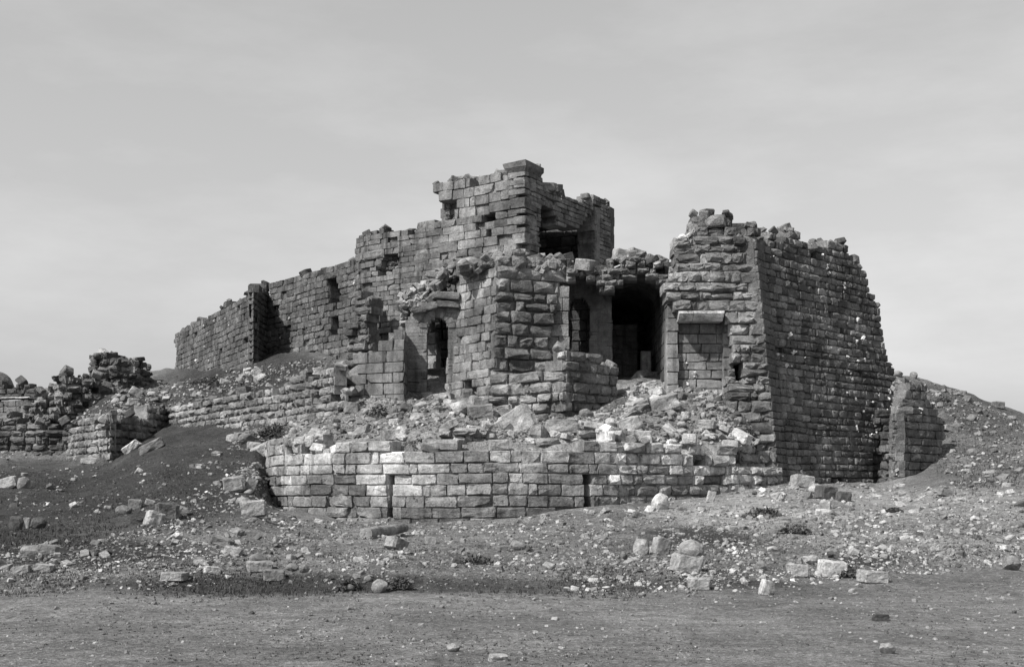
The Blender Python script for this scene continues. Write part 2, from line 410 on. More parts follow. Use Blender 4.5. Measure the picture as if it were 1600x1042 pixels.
def chamfer_box():
    """24-point bevelled box"""
    v = []; ix = {}
    for c in _CV:
        for ax in range(3):
            p = c * .80; p[ax] = c[ax]; ix[(tuple(c), ax)] = len(v); v.append(p)
    f = []
    for ax in range(3):
        o = [a for a in range(3) if a != ax]
        for s in (-1, 1):
            q = []
            for a, b in ((-1, -1), (1, -1), (1, 1), (-1, 1)):
                c = [0, 0, 0]; c[ax] = s; c[o[0]] = a; c[o[1]] = b; q.append(ix[(tuple(map(float, c)), ax)])
            if (s > 0) == (ax == 1): q.reverse()
            f.append(tuple(q))
    for ax in range(3):
        o = [a for a in range(3) if a != ax]
        for a in (-1, 1):
            for b in (-1, 1):
                c0 = [0, 0, 0]; c1 = [0, 0, 0]
                c0[ax] = -1; c1[ax] = 1; c0[o[0]] = c1[o[0]] = a; c0[o[1]] = c1[o[1]] = b
                c0 = tuple(map(float, c0)); c1 = tuple(map(float, c1))
                q = (ix[(c0, o[0])], ix[(c1, o[0])], ix[(c1, o[1])], ix[(c0, o[1])])
                f.append(q)
    for c in _CV: f.append(tuple(ix[(tuple(c), a)] for a in range(3)))
    v = np.array(v); out = []
    for q in f:
        p = v[list(q)]; nr = np.cross(p[1] - p[0], p[2] - p[0])
        out.append(q if np.dot(nr, p.mean(0)) > 0 else tuple(reversed(q)))
    return v, out
_BV, _BFc = chamfer_box()
def rotm(r, flat=.35):
    a = r.uniform(0, 2 * math.pi); b = r.gauss(0, flat); c = r.gauss(0, flat)
    ca, sa, cb, sb, cc, sc = math.cos(a), math.sin(a), math.cos(b), math.sin(b), math.cos(c), math.sin(c)
    return np.array([[ca, -sa, 0], [sa, ca, 0], [0, 0, 1]]) @ np.array([[1, 0, 0], [0, cb, -sb], [0, sb, cb]]) @ np.array([[cc, 0, sc], [0, 1, 0], [-sc, 0, cc]])
def rock(st, p, size, r, tone, flat=.35, box=None, sink=.25):
    if box is None: box = r.random() < .45
    v, f = (_BV, _BFc) if box else (_IV, _IF)
    sc = np.array([r.uniform(.75, 1.3), r.uniform(.65, 1.0), r.uniform(.4, .8)]) * size
    jit = np.array([[r.uniform(-1, 1) for _ in range(3)] for _ in range(len(v))]) * (.10 if box else .26)
    q = ((v + jit) * sc) @ rotm(r, flat).T
    lo = q[:, 2].min(); q[:, 2] -= lo + sink * (q[:, 2].max() - lo)
    st.add(q + np.asarray(p), f, tone)
def subdivide(v, f, k):
    """split triangles/quads into triangles k times"""
    tri = []
    for q in f:
        for i in range(1, len(q) - 1): tri.append((q[0], q[i], q[i + 1]))
    v = [tuple(p) for p in v]
    for _ in range(k):
        mid = {}; nt = []
        def m(a, b):
            key = (min(a, b), max(a, b))
            if key not in mid: mid[key] = len(v); v.append(tuple((np.array(v[a]) + np.array(v[b])) / 2))
            return mid[key]
        for a, b, c in tri:
            ab, bc, ca = m(a, b), m(b, c), m(c, a); nt += [(a, ab, ca), (b, bc, ab), (c, ca, bc), (ab, bc, ca)]
        tri = nt
    return np.array(v), tri
def stone_mesh(name, seed, dims, form, mat, tone=1., rough=.07):
    """a detailed single boulder or fallen block, standing on z = 0"""
    r = random.Random(seed); rs = np.random.RandomState(seed)
    if form == 'block': v, f = _BV * np.array([1, 1, 1]), _BFc; v = v + rs.uniform(-.09, .09, v.shape); k = 2
    elif form == 'slab': v, f = _BV.copy(), _BFc; v = v + rs.uniform(-.14, .14, v.shape); k = 2
    else: v, f = _IV + rs.uniform(-.16, .16, _IV.shape), _IF; k = 2
    v, tri = subdivide(v, f, k)
    if form == 'boulder':
        ln = np.linalg.norm(v, axis=1)[:, None]; v = v / ln * (ln * .45 + .55)
        for _ in range(5):                                    # chopped facets
            d = rs.normal(size=3); d /= np.linalg.norm(d); h = v @ d; o = rs.uniform(.62, .85)
            v = v - np.outer(np.maximum(h - o, 0) * .9, d)
    nz = vnoise(v[:, 0] * 2.3 + seed, v[:, 1] * 2.3 + v[:, 2] * 1.7, seed) + .6 * vnoise(v[:, 0] * 5 + v[:, 2] * 3, v[:, 1] * 5 + seed, seed + 3)
    v = v * (1 + rough * 2.2 * nz)[:, None]
    v = v * np.array(dims) / 2
    v[:, 2] -= v[:, 2].min()
    st = Store(); st.add(v, tri, tone); return st

# ------------------------------------------------------------------ terrain meshes
def tone_ground(x, y, z):
    yy = np.maximum(y, 6)
    px = HX + x / yy * F; py = HY - (z - EYE) / yy * F
    t = np.full(x.shape, .19)
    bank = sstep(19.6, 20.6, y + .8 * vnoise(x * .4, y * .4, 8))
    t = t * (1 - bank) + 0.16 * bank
    wob = 60 * fbm(x * .12, y * .12, 33, 3)
    def blob(cx, cy, rx, ry, val, k=1.):
        nonlocal t
        d = np.sqrt(((px + wob - cx) / rx) ** 2 + ((py + wob * .25 - cy) / ry) ** 2)
        w = (1 - sstep(.6, 1.15, d)) * bank * k; t = t * (1 - w) + val * w
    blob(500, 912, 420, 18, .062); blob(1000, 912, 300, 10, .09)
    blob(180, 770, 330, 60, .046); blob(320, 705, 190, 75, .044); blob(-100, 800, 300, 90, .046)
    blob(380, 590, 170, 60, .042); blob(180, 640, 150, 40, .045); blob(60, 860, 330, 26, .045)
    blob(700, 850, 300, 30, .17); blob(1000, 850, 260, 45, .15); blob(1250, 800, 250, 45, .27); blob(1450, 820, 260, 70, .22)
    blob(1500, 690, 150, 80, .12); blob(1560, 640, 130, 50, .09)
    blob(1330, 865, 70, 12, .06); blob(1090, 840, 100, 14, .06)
    return t
def grid_mesh(name, xs, ys, hf, tf, mat, cull=None):
    X, Y = np.meshgrid(xs, ys); Z = hf(X, Y)
    nx, ny = len(xs), len(ys)
    idx = np.arange(nx * ny).reshape(ny, nx)
    q = np.stack([idx[:-1, :-1], idx[:-1, 1:], idx[1:, 1:], idx[1:, :-1]], -1).reshape(-1, 4)
    if cull is not None:
        k = cull(X, Y, Z); kq = k[:-1, :-1] & k[:-1, 1:] & k[1:, 1:] & k[1:, :-1]; q = q[kq.ravel()]
    v = np.stack([X, Y, Z], -1).reshape(-1, 3)
    used = np.unique(q); rm = np.full(len(v), -1); rm[used] = np.arange(len(used)); v = v[used]; q = rm[q]
    me = bpy.data.meshes.new(name); me.vertices.add(len(v)); me.vertices.foreach_set('co', v.ravel())
    me.loops.add(q.size); me.loops.foreach_set('vertex_index', q.ravel())
    me.polygons.add(len(q)); me.polygons.foreach_set('loop_start', np.arange(0, q.size, 4)); me.polygons.foreach_set('loop_total', np.full(len(q), 4))
    me.polygons.foreach_set('use_smooth', np.ones(len(q), bool))
    me.update(); me.validate()
    a = me.attributes.new('tone', 'FLOAT', 'POINT'); a.data.foreach_set('value', tf(v[:, 0], v[:, 1], v[:, 2]).astype(np.float32))
    me.materials.append(M[mat]); o = bpy.data.objects.new(name, me); C.objects.link(o); o['kind'] = 'structure'
    return o
def coarse(a, b, k): return list(np.geomspace(a, b, k))
xs = sorted([-x for x in coarse(46, 4000, 22)] + list(np.arange(-45, 45.01, .2)) + coarse(46, 4000, 22))
ys = sorted([-x for x in coarse(4, 3000, 14)] + list(np.arange(-2, 12, .6)) + list(np.arange(12, 66, .16)) + list(np.arange(66, 105, .4)) + coarse(106, 6000, 26))
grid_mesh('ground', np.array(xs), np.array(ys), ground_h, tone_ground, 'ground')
grid_mesh('rubble_terrace', np.arange(-11.6, 14, .14), np.arange(45.6, 71.5, .14), mound_h,
          lambda x, y, z: .19 + .08 * fbm(x * .5, y * .5, 90, 3), 'ground', cull=lambda X, Y, Z: in_poly(X, Y, _MPOLY))

# ------------------------------------------------------------------ the ruins
def pbase(px, Y, z): x = XY(px, Y); return (float(x[0]), float(x[1]), z)

# --- round bastion in front
bas = thing('round_bastion', 'low curved bastion of pale rock-faced blocks with two narrow slits, in front of the ruin', 'bastion', (float(BC[0]), float(BC[1]) - 9, .5))
st = Store(); bp = PathPatch(BPATH, .03, .5)
cs = courses(.02, 3.9, .435, .09, 3)
def btop(s):
    return 3.78 + .28 * fbm(s * .35, s * 0, 71, 3) - .5 * sstep(.62, .9, vnoise(s * .8, s * 0 + 9, 4) + .5) - 2.0 * (1 - sstep(2, 8, s)) * 0
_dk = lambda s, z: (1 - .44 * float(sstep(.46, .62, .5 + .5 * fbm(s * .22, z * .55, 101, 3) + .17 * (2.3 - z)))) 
bl = PathPatch(BPATH[58:], .03, .5); bp = PathPatch(BPATH[:60], .03, .5)
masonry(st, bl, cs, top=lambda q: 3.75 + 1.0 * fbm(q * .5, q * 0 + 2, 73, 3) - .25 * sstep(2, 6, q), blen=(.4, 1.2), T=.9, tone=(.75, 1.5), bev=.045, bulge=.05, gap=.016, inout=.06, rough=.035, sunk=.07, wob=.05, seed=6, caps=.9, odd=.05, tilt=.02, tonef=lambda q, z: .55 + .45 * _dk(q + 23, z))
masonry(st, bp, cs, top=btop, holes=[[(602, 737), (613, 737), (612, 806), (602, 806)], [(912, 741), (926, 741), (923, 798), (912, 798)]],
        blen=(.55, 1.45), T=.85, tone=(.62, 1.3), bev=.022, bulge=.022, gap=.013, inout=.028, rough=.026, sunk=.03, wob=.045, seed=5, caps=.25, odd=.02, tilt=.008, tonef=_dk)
bw = st.build('wall', 'pale', bas.location, bas)
st = Store()
masonry(st, PathPatch(BPATH * 1.0 + (BPATH - BC) / np.maximum(np.hypot(*(BPATH - BC).T)[:, None], 1) * .16), [(.10, .62)], blen=(.5, 1.3), T=.6, tone=(.75, 1.2), bev=.05, bulge=.04, inout=.07, rough=.03, seed=8, caps=.1, odd=.05)
st.build('footing', 'pale', bas.location, bas)
st = Store()                                                   # a shattered upper course that survives at the back
masonry(st, PathPatch(np.array([arc_pt(math.radians(a)) * 1.0 + np.array([0, .45]) for a in np.linspace(-84, -40, 18)])), [(3.75, 4.2)], blen=(.4, .9), T=.7, tone=(.6, 1.), bev=.07, bulge=.06, inout=.08, rough=.04, seed=9, odd=.06, tilt=.04)
st.build('upper_course', 'pale', bas.location, bas); st = Store()
for a0, a1, ext in ((-72, -50, 0), (-42, -24, 0), (-17, 2, 0), (12, 33, 3)):
    st = Store(); pp = [arc_pt(math.radians(a)) + (BC - arc_pt(math.radians(a))) * .13 for a in np.linspace(a0, a1, 12)] + [_e + _tan * l + np.array([-_tan[1], _tan[0]]) * 1.3 for l in (1, 2, 3.)[:ext]]
    masonry(st, PathPatch(np.array(pp)), [(3.70, 4.02), (4.02, 4.36)], top=lambda q: 4.15 + .5 * fbm(q * .8, q * 0 + a0, 75, 2), blen=(.35, 1.3), T=.8, tone=(.45, 1.1), bev=.07, bulge=.06, gap=.02, inout=.2, rough=.05, seed=10 + a1, odd=.15, tilt=.06, caps=.8)
    st.build('inner_course', 'pale', bas.location, bas)
st = Store(); ep = BPATH[-1]                                     # broken courses that tie the bastion to the foot of the corner tower
masonry(st, Patch(ep + np.array([-.4, -.25]), np.array([11.9, 53.15])), courses(1.5, 2.95, .36, .15, 11), blen=(.4, 1.1), T=.9, tone=(.5, 1.1), bev=.05, bulge=.05, gap=.016, inout=.12, rough=.04, seed=12, odd=.08, tilt=.02, caps=.9)
masonry(st, Patch(ep + np.array([-.3, .7]), np.array([11.6, 53.9])), courses(2.8, 4.5, .4, .15, 13), top=lambda q: 4.3 - .25 * q, blen=(.4, .9), T=.9, tone=(.3, .7), bev=.05, bulge=.05, gap=.016, inout=.14, rough=.04, seed=14, odd=.08, tilt=.03, caps=.9)
st.build('broken_course', 'pale', bas.location, bas)

# --- upper tower
Ac = XY(820, 58.0); dl = np.array([-.84, .54]); dr = np.array([.54, .84])
tow = thing('ruined_tower', 'tallest ruined tower, with an overhanging capstone on its corner and a broken side', 'tower', (float(Ac[0]), float(Ac[1]), 8.))
cs = courses(8.0, 18.2, .43, .18, 21)
st = Store()
masonry(st, Patch(Ac + dl * 6.6, Ac), cs, poly=[(680, 288), (690, 283), (720, 281), (745, 279), (768, 277), (775, 281), (800, 272), (826, 258), (826, 470), (640, 470), (655, 352), (682, 346), (702, 336), (707, 322), (692, 318), (687, 305), (680, 300)],
        blen=(.45, 1.3), T=1.1, tone=(.6, 1.4), bev=.018, bulge=.018, gap=.004, inout=.022, rough=.014, sunk=.05, wob=.045, rag=7, tilt=.008, seed=31, caps=.8, quoin=(9, .45, 1), holes=[[(689, 312), (703, 306), (716, 310), (713, 328), (706, 340), (696, 326)], [(752, 341), (774, 338), (774, 346), (756, 349)], [(755, 364), (766, 362), (765, 372), (755, 373)]])
masonry(st, Patch(Ac + dl * 6.4 + np.array([.54, .84]) * .7, Ac + dl * 2.4 + np.array([.54, .84]) * .7), courses(12, 17.6, .3, .2, 22), poly=[(690, 296), (780, 296), (780, 380), (690, 380)], blen=(.25, .6), T=.6, tone=(.5, .9), bev=.05, bulge=.06, inout=.12, rough=.04, seed=36, odd=.1, tilt=.05, caps=0)
st.build('wall', 'keep', tow.location, tow)
st = Store()
masonry(st, Patch(Ac, Ac + dr * 8.7), courses(8.0, 18.2, .235, .25, 23), poly=[(810, 258), (847, 258), (847, 295), (870, 300), (893, 307), (902, 311), (920, 309), (946, 309), (948, 321), (956, 325), (956, 440), (800, 440)],
        holes=[[(846, 327), (852, 320), (861, 322), (869, 333), (876, 346), (886, 352), (905, 353), (914, 345), (921, 333), (930, 328), (930, 428), (846, 428)]],
        blen=(.4, 1.0), T=1.0, tone=(.7, 1.4), bev=.018, bulge=.015, gap=.004, inout=.02, rough=.012, seed=32, caps=.5, quoin=(0, .45))
Jp = Ac + dr * 6.95
masonry(st, Patch(Jp + dl * 1.02, Jp - dl * .02), cs, poly=[(895, 322), (935, 322), (935, 440), (895, 440)], blen=(.5, 1.0), T=.5, tone=(.95, 1.35), bev=.03, bulge=.02, inout=.02, seed=33, caps=0)
st.build('wall', 'keep', tow.location, tow)
st = Store()                                                   # inner walls seen through the hole
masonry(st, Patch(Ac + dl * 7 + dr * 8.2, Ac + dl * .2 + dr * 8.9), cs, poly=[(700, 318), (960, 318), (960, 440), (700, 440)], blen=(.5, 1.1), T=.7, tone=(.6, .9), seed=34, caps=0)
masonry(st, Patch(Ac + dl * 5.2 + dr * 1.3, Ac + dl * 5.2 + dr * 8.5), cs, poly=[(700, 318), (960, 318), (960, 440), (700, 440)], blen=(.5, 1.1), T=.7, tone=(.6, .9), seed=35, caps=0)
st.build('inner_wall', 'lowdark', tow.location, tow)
def slab_poly(st, pts, z0, z1, tone=1.):
    n = len(pts); v = [(p[0], p[1], z0) for p in pts] + [(p[0], p[1], z1) for p in pts]
    st.add(v, [tuple(range(n - 1, -1, -1)), tuple(range(n, 2 * n))] + [(i, (i + 1) % n, n + (i + 1) % n, n + i) for i in range(n)], tone)
st = Store()  # roof slab over the tower's interior, added only to keep it dark
slab_poly(st, [Ac + dl * 1.0 + dr * .9, Ac + dl * .9 + dr * 8.2, Ac + dl * 5.6 + dr * 8.2, Ac + dl * 5.6 + dr * 1.0], 16.35, 16.75, .8)
st.build('vault', 'rough', tow.location, tow)
st = Store()                                                   # capstone: two overhanging slabs, splayed on the underside
def splay(st, c, du, dv, a0, a1, b0, b1, z0, z1, grow, tone):
    P = lambda a, b: c + du * a + dv * b
    lo = [P(a0, b0), P(a1, b0), P(a1, b1), P(a0, b1)]; g = grow
    hi = [P(a0 - g, b0 - g), P(a1 + g, b0 - g), P(a1 + g, b1 + g), P(a0 - g, b1 + g)]
    v = [(p[0], p[1], z0) for p in lo] + [(p[0], p[1], z0 + (z1 - z0) * .45) for p in hi] + [(p[0] + random.uniform(-.06, .06), p[1] + random.uniform(-.06, .06), z1 + random.uniform(-.05, .05)) for p in hi]
    f = [(3, 2, 1, 0), (8, 9, 10, 11)]
    for k in (0, 4): f += [(k + i, k + (i + 1) % 4, k + 4 + (i + 1) % 4, k + 4 + i) for i in range(4)]
    v = np.array(v)
    if np.cross(du, dv) < 0: f = [tuple(reversed(q)) for q in f]
    v2, t2 = subdivide(v, f, 2); v2 = v2 + .035 * np.stack([vnoise(v2[:, 0] * 4, v2[:, 2] * 4 + v2[:, 1], s) for s in (1, 2, 3)], 1)
    st.add(v2, t2, tone)
splay(st, Ac, dl, dr, -.02, .95, -.02, 1.35, 17.28, 17.72, .14, .85)
splay(st, Ac, dl, dr, .75, 1.55, .1, .9, 17.25, 17.5, .05, .75)
st.build('capstone', 'keep', tow.location, tow)
for L_, w_, h_ in ((2.2, 1.5, .25), (3.5, .9, .3), (4.1, .5, .4), (6.6, .8, .3)):
    st = Store(); p = Ac + dr * L_ - np.array([.84, -.54]) * .4
    rock(st, (p[0], p[1], zof(300 if L_ < 4 else 309, p[1])), .35 * w_, random.Random(int(L_ * 10)), .9, .1, True); st.build('cornice_stone', 'keep', tow.location, tow)

# --- rounded wall running left from the tower
mid = thing('keep_wall', 'plastered keep wall of thin courses running left from the tallest tower to a rounded end', 'wall', pbase(600, 62.5, 8.))
cs = courses(8.0, 16.4, .27, .15, 41)
st = Store()
Bl = Ac + dl * 10.5
pts = [Bl + np.array([.9, 1.9]), Bl + np.array([.15, 1.1]), Bl + np.array([-.02, .5]), Bl + np.array([.18, .06]), Bl + np.array([.6, -.32])] + [Ac + dl * k for k in np.linspace(9.6, 5.0, 10)]
masonry(st, PathPatch(pts), cs, poly=[(550, 385), (557, 372), (562, 367), (588, 365), (592, 360), (600, 362), (625, 357), (650, 352), (653, 343), (676, 345), (700, 350), (700, 480), (640, 560), (560, 560), (573, 470), (555, 440), (550, 400)],
        holes=[[(600, 400), (622, 396), (625, 420), (600, 430), (585, 425)]],
        blen=(.4, .9), T=1.0, tone=(.75, 1.2), bev=.012, bulge=.012, gap=.002, inout=.018, rough=.012, sunk=.03, wob=.04, seed=42, caps=.5)
masonry(st, Patch(Ac + dl * 9.2 - np.array([.54, .84]) * -.35, Ac + dl * 7.4 - np.array([.54, .84]) * -.35), cs, poly=[(580, 385), (630, 385), (630, 440), (580, 440)], blen=(.2, .5), T=.5, tone=(.5, .8), bev=.05, bulge=.06, inout=.08, rough=.03, seed=43, caps=0)
st.build('wall', 'plaster', mid.location, mid)
st = Store()
for i, (a, b, yy) in enumerate(((555, 600, 388), (600, 625, 392))): pass
masonry(st, PathPatch([p + np.array([0, -.12]) for p in pts[2:9]]), [(13.55, 14.05), (14.05, 14.5)], poly=[(540, 380), (598, 375), (596, 405), (540, 412)], blen=(.8, 1.6), T=.7, tone=(.8, 1.1), bev=.05, bulge=.05, inout=.05, rough=.02, seed=44, caps=0)
st.build('stone_band', 'keep', mid.location, mid)
st = Store()
masonry(st, Patch(XY(536, 61.8), XY(588, 60.6)), courses(8.3, 13.5, .42, .2, 45), poly=[(538, 570), (543, 510), (552, 478), (556, 450), (563, 447), (570, 456), (579, 468), (580, 485), (570, 490), (572, 515), (581, 540), (580, 570)],
        blen=(.35, .9), T=1.0, tone=(.6, 1.1), bev=.06, bulge=.05, inout=.16, rough=.03, seed=46, sunk=.12, odd=.08, tilt=.02)
st.build('broken_pier', 'rough', mid.location, mid)

# --- gatehouse: the battered corner, the doorway wall, the smooth block beside it
gat = thing('gatehouse', 'ruined gatehouse below the tallest tower with a round-arched doorway and a battered corner', 'gatehouse', pbase(700, 56, 6.2))
cs = courses(5.2, 13.2, .40, .14, 51); Gc = XY(771, 55.0)
st = Store()
masonry(st, Patch(XY(684, 58.3), Gc, XY(684, 58.3) + np.array([.15, .5]), Gc + np.array([.15, .5]), 5, 13), cs,
        poly=[(718, 440), (722, 425), (737, 414), (760, 408), (780, 400), (780, 640), (694, 640), (696, 560), (700, 545), (707, 520), (715, 487)],
        holes=[[(722, 597), (743, 594), (743, 612), (722, 616)]],
        blen=(.5, 1.1), T=1.1, tone=(.7, 1.45), bev=.018, bulge=.018, gap=.004, inout=.025, rough=.014, sunk=.035, wob=.03, seed=52, quoin=(9, .4, 1), caps=.7)
st.build('wall', 'keep', gat.location, gat)
st = Store()
cs2 = courses(5.2, 13.2, .52, .18, 53)
masonry(st, Patch(Gc, XY(892, 56.5), Gc + np.array([.15, .5]), XY(892, 56.5) + np.array([.1, .4]), 5, 13), cs2,
        poly=[(760, 402), (800, 398), (822, 396), (846, 401), (872, 407), (892, 412), (892, 436), (876, 450), (872, 480), (866, 520), (880, 524), (890, 560), (890, 655), (755, 655)],
        blen=(.6, 1.35), T=1.2, tone=(.6, 1.1), bev=.08, bulge=.07, gap=.015, inout=.09, rough=.04, sunk=.05, seed=54, odd=.04, caps=.8, tilt=.012)
masonry(st, Patch(XY(852, 56.7), XY(890, 56.7)), courses(8, 13, .6, .1, 3), poly=[(856, 455), (890, 440), (890, 548), (856, 548)], blen=(.6, 1.1), T=.5, tone=(.8, 1.1), bev=.02, bulge=.01, inout=.01, seed=55, caps=0)
st.build('corner_wall', 'rough', gat.location, gat)
st = Store()
masonry(st, Patch(XY(628, 57.6), XY(724, 57.6)), courses(5.6, 12, .155, .0, 56), rag=.5, wob=0, sunk=0, poly=[(633, 640), (633, 502), (644, 490), (660, 480), (672, 472), (722, 468), (722, 640)],
        holes=[[(667, 640), (667, 520), (670, 508), (676, 500), (683, 496), (691, 497), (697, 504), (700, 514), (701, 640)]],
        blen=(.6, 1.5), T=.7, tone=(.88, 1.1), bev=.004, bulge=.003, gap=.001, inout=.003, rough=.003, seed=57, caps=.3)
dw = st.build('doorway_wall', 'ashlar', gat.location, gat)
st = Store()                                                   # arch stones around the doorway
cx, zc = XY(683.5, 57.6)[0], 9.72
for i in range(9):
    a0 = math.pi * i / 9; a1 = math.pi * (i + 1) / 9; am = (a0 + a1) / 2
    q = []
    for d in (-.05, .6):
        for rr in (.50, .86):
            for a in (a0 + .015, a1 - .015): q.append((cx - rr * math.cos(a), 57.6 + d, zc + rr * math.sin(a)))
    st.add(q, [(0, 1, 3, 2), (4, 6, 7, 5), (0, 4, 5, 1), (2, 3, 7, 6), (1, 5, 7, 3), (0, 2, 6, 4)], random.uniform(.7, 1.05))
st.build('arch', 'ashlar', gat.location, dw)
st = Store()                                                   # pier in the passage, made pale to stand for a sunlit patch
masonry(st, Patch(XY(655, 59.6), XY(687, 59.3)), courses(6.2, 10.4, .6, .1, 58), poly=[(650, 505), (674, 503), (681, 520), (683, 577), (650, 577)], blen=(.5, .9), T=.6, tone=(.55, .75), bev=.02, bulge=.03, inout=.02, seed=59, caps=0)
st.build('inner_pier', 'pale', gat.location, gat)
st = Store()  # passage back wall, toned nearly black to stand for shade
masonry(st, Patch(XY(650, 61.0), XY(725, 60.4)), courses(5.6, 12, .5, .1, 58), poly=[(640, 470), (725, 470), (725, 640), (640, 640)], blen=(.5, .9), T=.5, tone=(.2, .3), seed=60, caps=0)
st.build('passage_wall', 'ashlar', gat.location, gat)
st = Store()
cs = courses(5.4, 9.2, .50, .10, 61); m1, m2 = mitre(XY(632, 55.6) - XY(520, 57.2), (0, 1))
masonry(st, Patch(XY(520, 57.2), XY(632, 55.6)), cs, poly=[(522, 640), (526, 608), (533, 600), (536, 578), (552, 566), (556, 535), (600, 528), (640, 525), (640, 640)],
        blen=(.7, 1.5), T=1.2, tone=(.85, 1.15), bev=.02, bulge=.008, gap=.004, inout=.012, rough=.008, sunk=.0, seed=62, caps=.5, me=m1)
x0 = XY(632, 55.6)[0]
masonry(st, Patch((x0, 55.6), (x0 - .02, 57.6)), cs, poly=[(620, 525), (650, 525), (650, 640), (620, 640)], blen=(.6, 1.2), T=.9, tone=(.8, 1.), bev=.02, bulge=.01, seed=63, caps=0, ms=m2)
st.build('buttress', 'ashlar', gat.location, gat)
st = Store()
masonry(st, Patch(XY(616, 58.9), XY(738, 58.6)), courses(8.8, 13.4, .30, .25, 64), poly=[(625, 505), (626, 462), (634, 452), (650, 449), (662, 455), (668, 440), (690, 425), (698, 413), (722, 408), (742, 413), (730, 480), (690, 490), (640, 505)],
        holes=[[(692, 428), (712, 424), (722, 438), (716, 460), (690, 457)]], blen=(.25, .6), T=1.0, tone=(.6, 1.25), bev=.07, bulge=.07, gap=.02, inout=.14, rough=.04, sunk=.1, seed=65, odd=.1, tilt=.06, caps=.9)
st.build('rubble_core', 'rough', gat.location, gat); st = Store(); rr = random.Random(4)
for _ in range(420):                                             # heaped stones where the walls have slumped against the tower
    k = rr.random(); px = 722 + 172 * k; Y = 55.7 + 1.6 * abs(k - .28) + rr.uniform(0, 1.2); py = (414 - 40 * k if k < .3 else 402 + 16 * (k - .3)) + rr.gauss(2, 5)
    q = XY(px, Y); rock(st, (q[0], q[1], zof(py, Y) - .25), rr.uniform(.08, .30), rr, rr.uniform(.6, 1.7), .6)
st.build('rubble_heap', 'rough', gat.location, gat); st = Store()
for _ in range(260):
    px = rr.uniform(628, 722); Y = 58.3 + rr.uniform(0, .8); py = np.interp(px, [628, 650, 668, 700, 722], [468, 456, 452, 420, 412]) + rr.gauss(6, 8)
    q = XY(px, Y); rock(st, (q[0], q[1], zof(py, Y) - .2), rr.uniform(.08, .26), rr, rr.uniform(.6, 1.6), .6)
st.build('rubble_heap', 'rough', gat.location, gat)
st = Store()                                                   # displaced lintel stones over the doorway
for (px, py, w, h, d, rl, tn) in ((671, 478, .8, .36, .8, .15, .8), (697, 462, 1.3, .34, .9, -.05, .9), (700, 475, 1.1, .34, .7, -.06, .6), (654, 484, .7, .32, .7, .2, .8)):
    p = XY(px, 57.35); block(st, (p[0], p[1], zof(py, 57.35)), np.array([1., 0]), np.array([0, -1.]), w / 2, h / 2, d, tn, .03, .02, 0, .1, .02, 0, 0, rl)
st.build('lintel', 'rough', gat.location, gat)

# --- vaulted hall
hal = thing('vaulted_hall', 'dark vaulted hall with a collapsed front and an arched niche, right of the gatehouse', 'hall', pbase(960, 57, 7))
st = Store(); cs = courses(5.5, 13, .55, .08, 71)
niche = [(888, 549), (888, 482), (891, 473), (897, 467), (905, 464), (913, 467), (919, 474), (922, 484), (921, 549)]
masonry(st, Patch(XY(878, 58.7), XY(996, 58.7)), courses(5.5, 13, .11, .0, 71), poly=[(870, 660), (870, 425), (956, 425), (957, 660)], holes=[niche], rag=.4, blen=(1.5, 3.0), T=.6, tone=(.96, 1.0), bev=.002, bulge=.001, gap=.0, inout=.001, rough=.001, sunk=0, wob=0, seed=72, caps=0, odd=0)
xl = XY(996, 58.7)[0]
masonry(st, Patch(XY(950, 62.5), XY(996, 62.5)), courses(5.5, 13, .3, .1, 70), poly=[(940, 507), (972, 503), (1000, 509), (1000, 660), (940, 660)], rag=1, blen=(.6, 1.2), T=.6, tone=(.7, .85), bev=.006, bulge=.004, gap=.001, inout=.006, rough=.004, sunk=0, seed=71, caps=0)  # recessed piece, toned darker to merge with the vault's shade
masonry(st, Patch((XY(952, 58.9)[0], 58.9), (XY(952, 58.9)[0] + .02, 68)), cs, blen=(.7, 1.4), T=.6, tone=(.7, .9), bev=.015, bulge=.01, inout=.01, seed=73, caps=0, top=lambda s: s * 0 + 12.3)
xr = XY(1042, 55.5)[0]
st.build('wall', 'plaster', hal.location, hal)
st = Store()
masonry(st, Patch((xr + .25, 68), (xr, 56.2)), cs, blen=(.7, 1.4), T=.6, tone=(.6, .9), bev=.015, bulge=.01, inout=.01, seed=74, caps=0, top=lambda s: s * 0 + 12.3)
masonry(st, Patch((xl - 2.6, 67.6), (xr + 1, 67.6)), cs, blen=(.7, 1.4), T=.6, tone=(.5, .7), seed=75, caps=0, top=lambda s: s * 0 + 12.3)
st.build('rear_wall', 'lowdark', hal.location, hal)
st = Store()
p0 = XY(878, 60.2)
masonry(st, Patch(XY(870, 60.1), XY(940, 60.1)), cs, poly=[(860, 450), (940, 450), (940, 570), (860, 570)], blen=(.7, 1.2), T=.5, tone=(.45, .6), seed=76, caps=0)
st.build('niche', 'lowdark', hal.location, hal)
st = Store()                                                   # barrel vault, thick, with a rubble back
NX, NY = 22, 16; xa, xb = XY(953, 56.9)[0] - .05, xr + .12
vin = []; vout = []
for j in range(NY):
    y = 56.75 + (69 - 56.75) * j / (NY - 1)
    for i in range(NX):
        a = math.pi * i / (NX - 1); cxv = (xa + xb) / 2; hw = (xb - xa) / 2
        jt = .05 * random.uniform(-1, 1)
        vin.append((cxv - hw * math.cos(a), y + jt, 11.15 + .95 * math.sin(a) ** .6 + jt))
        vout.append((cxv - (hw + .25) * math.cos(a), y, 11.65 + .9 * math.sin(a) ** .6 + .08 * random.uniform(-1, 1)))
v = vin + vout; f = []; q0 = NX * NY
for j in range(NY - 1):
    for i in range(NX - 1):
        a = j * NX + i; f.append((a, a + 1, a + NX + 1, a + NX)); f.append((q0 + a, q0 + a + NX, q0 + a + NX + 1, q0 + a + 1))
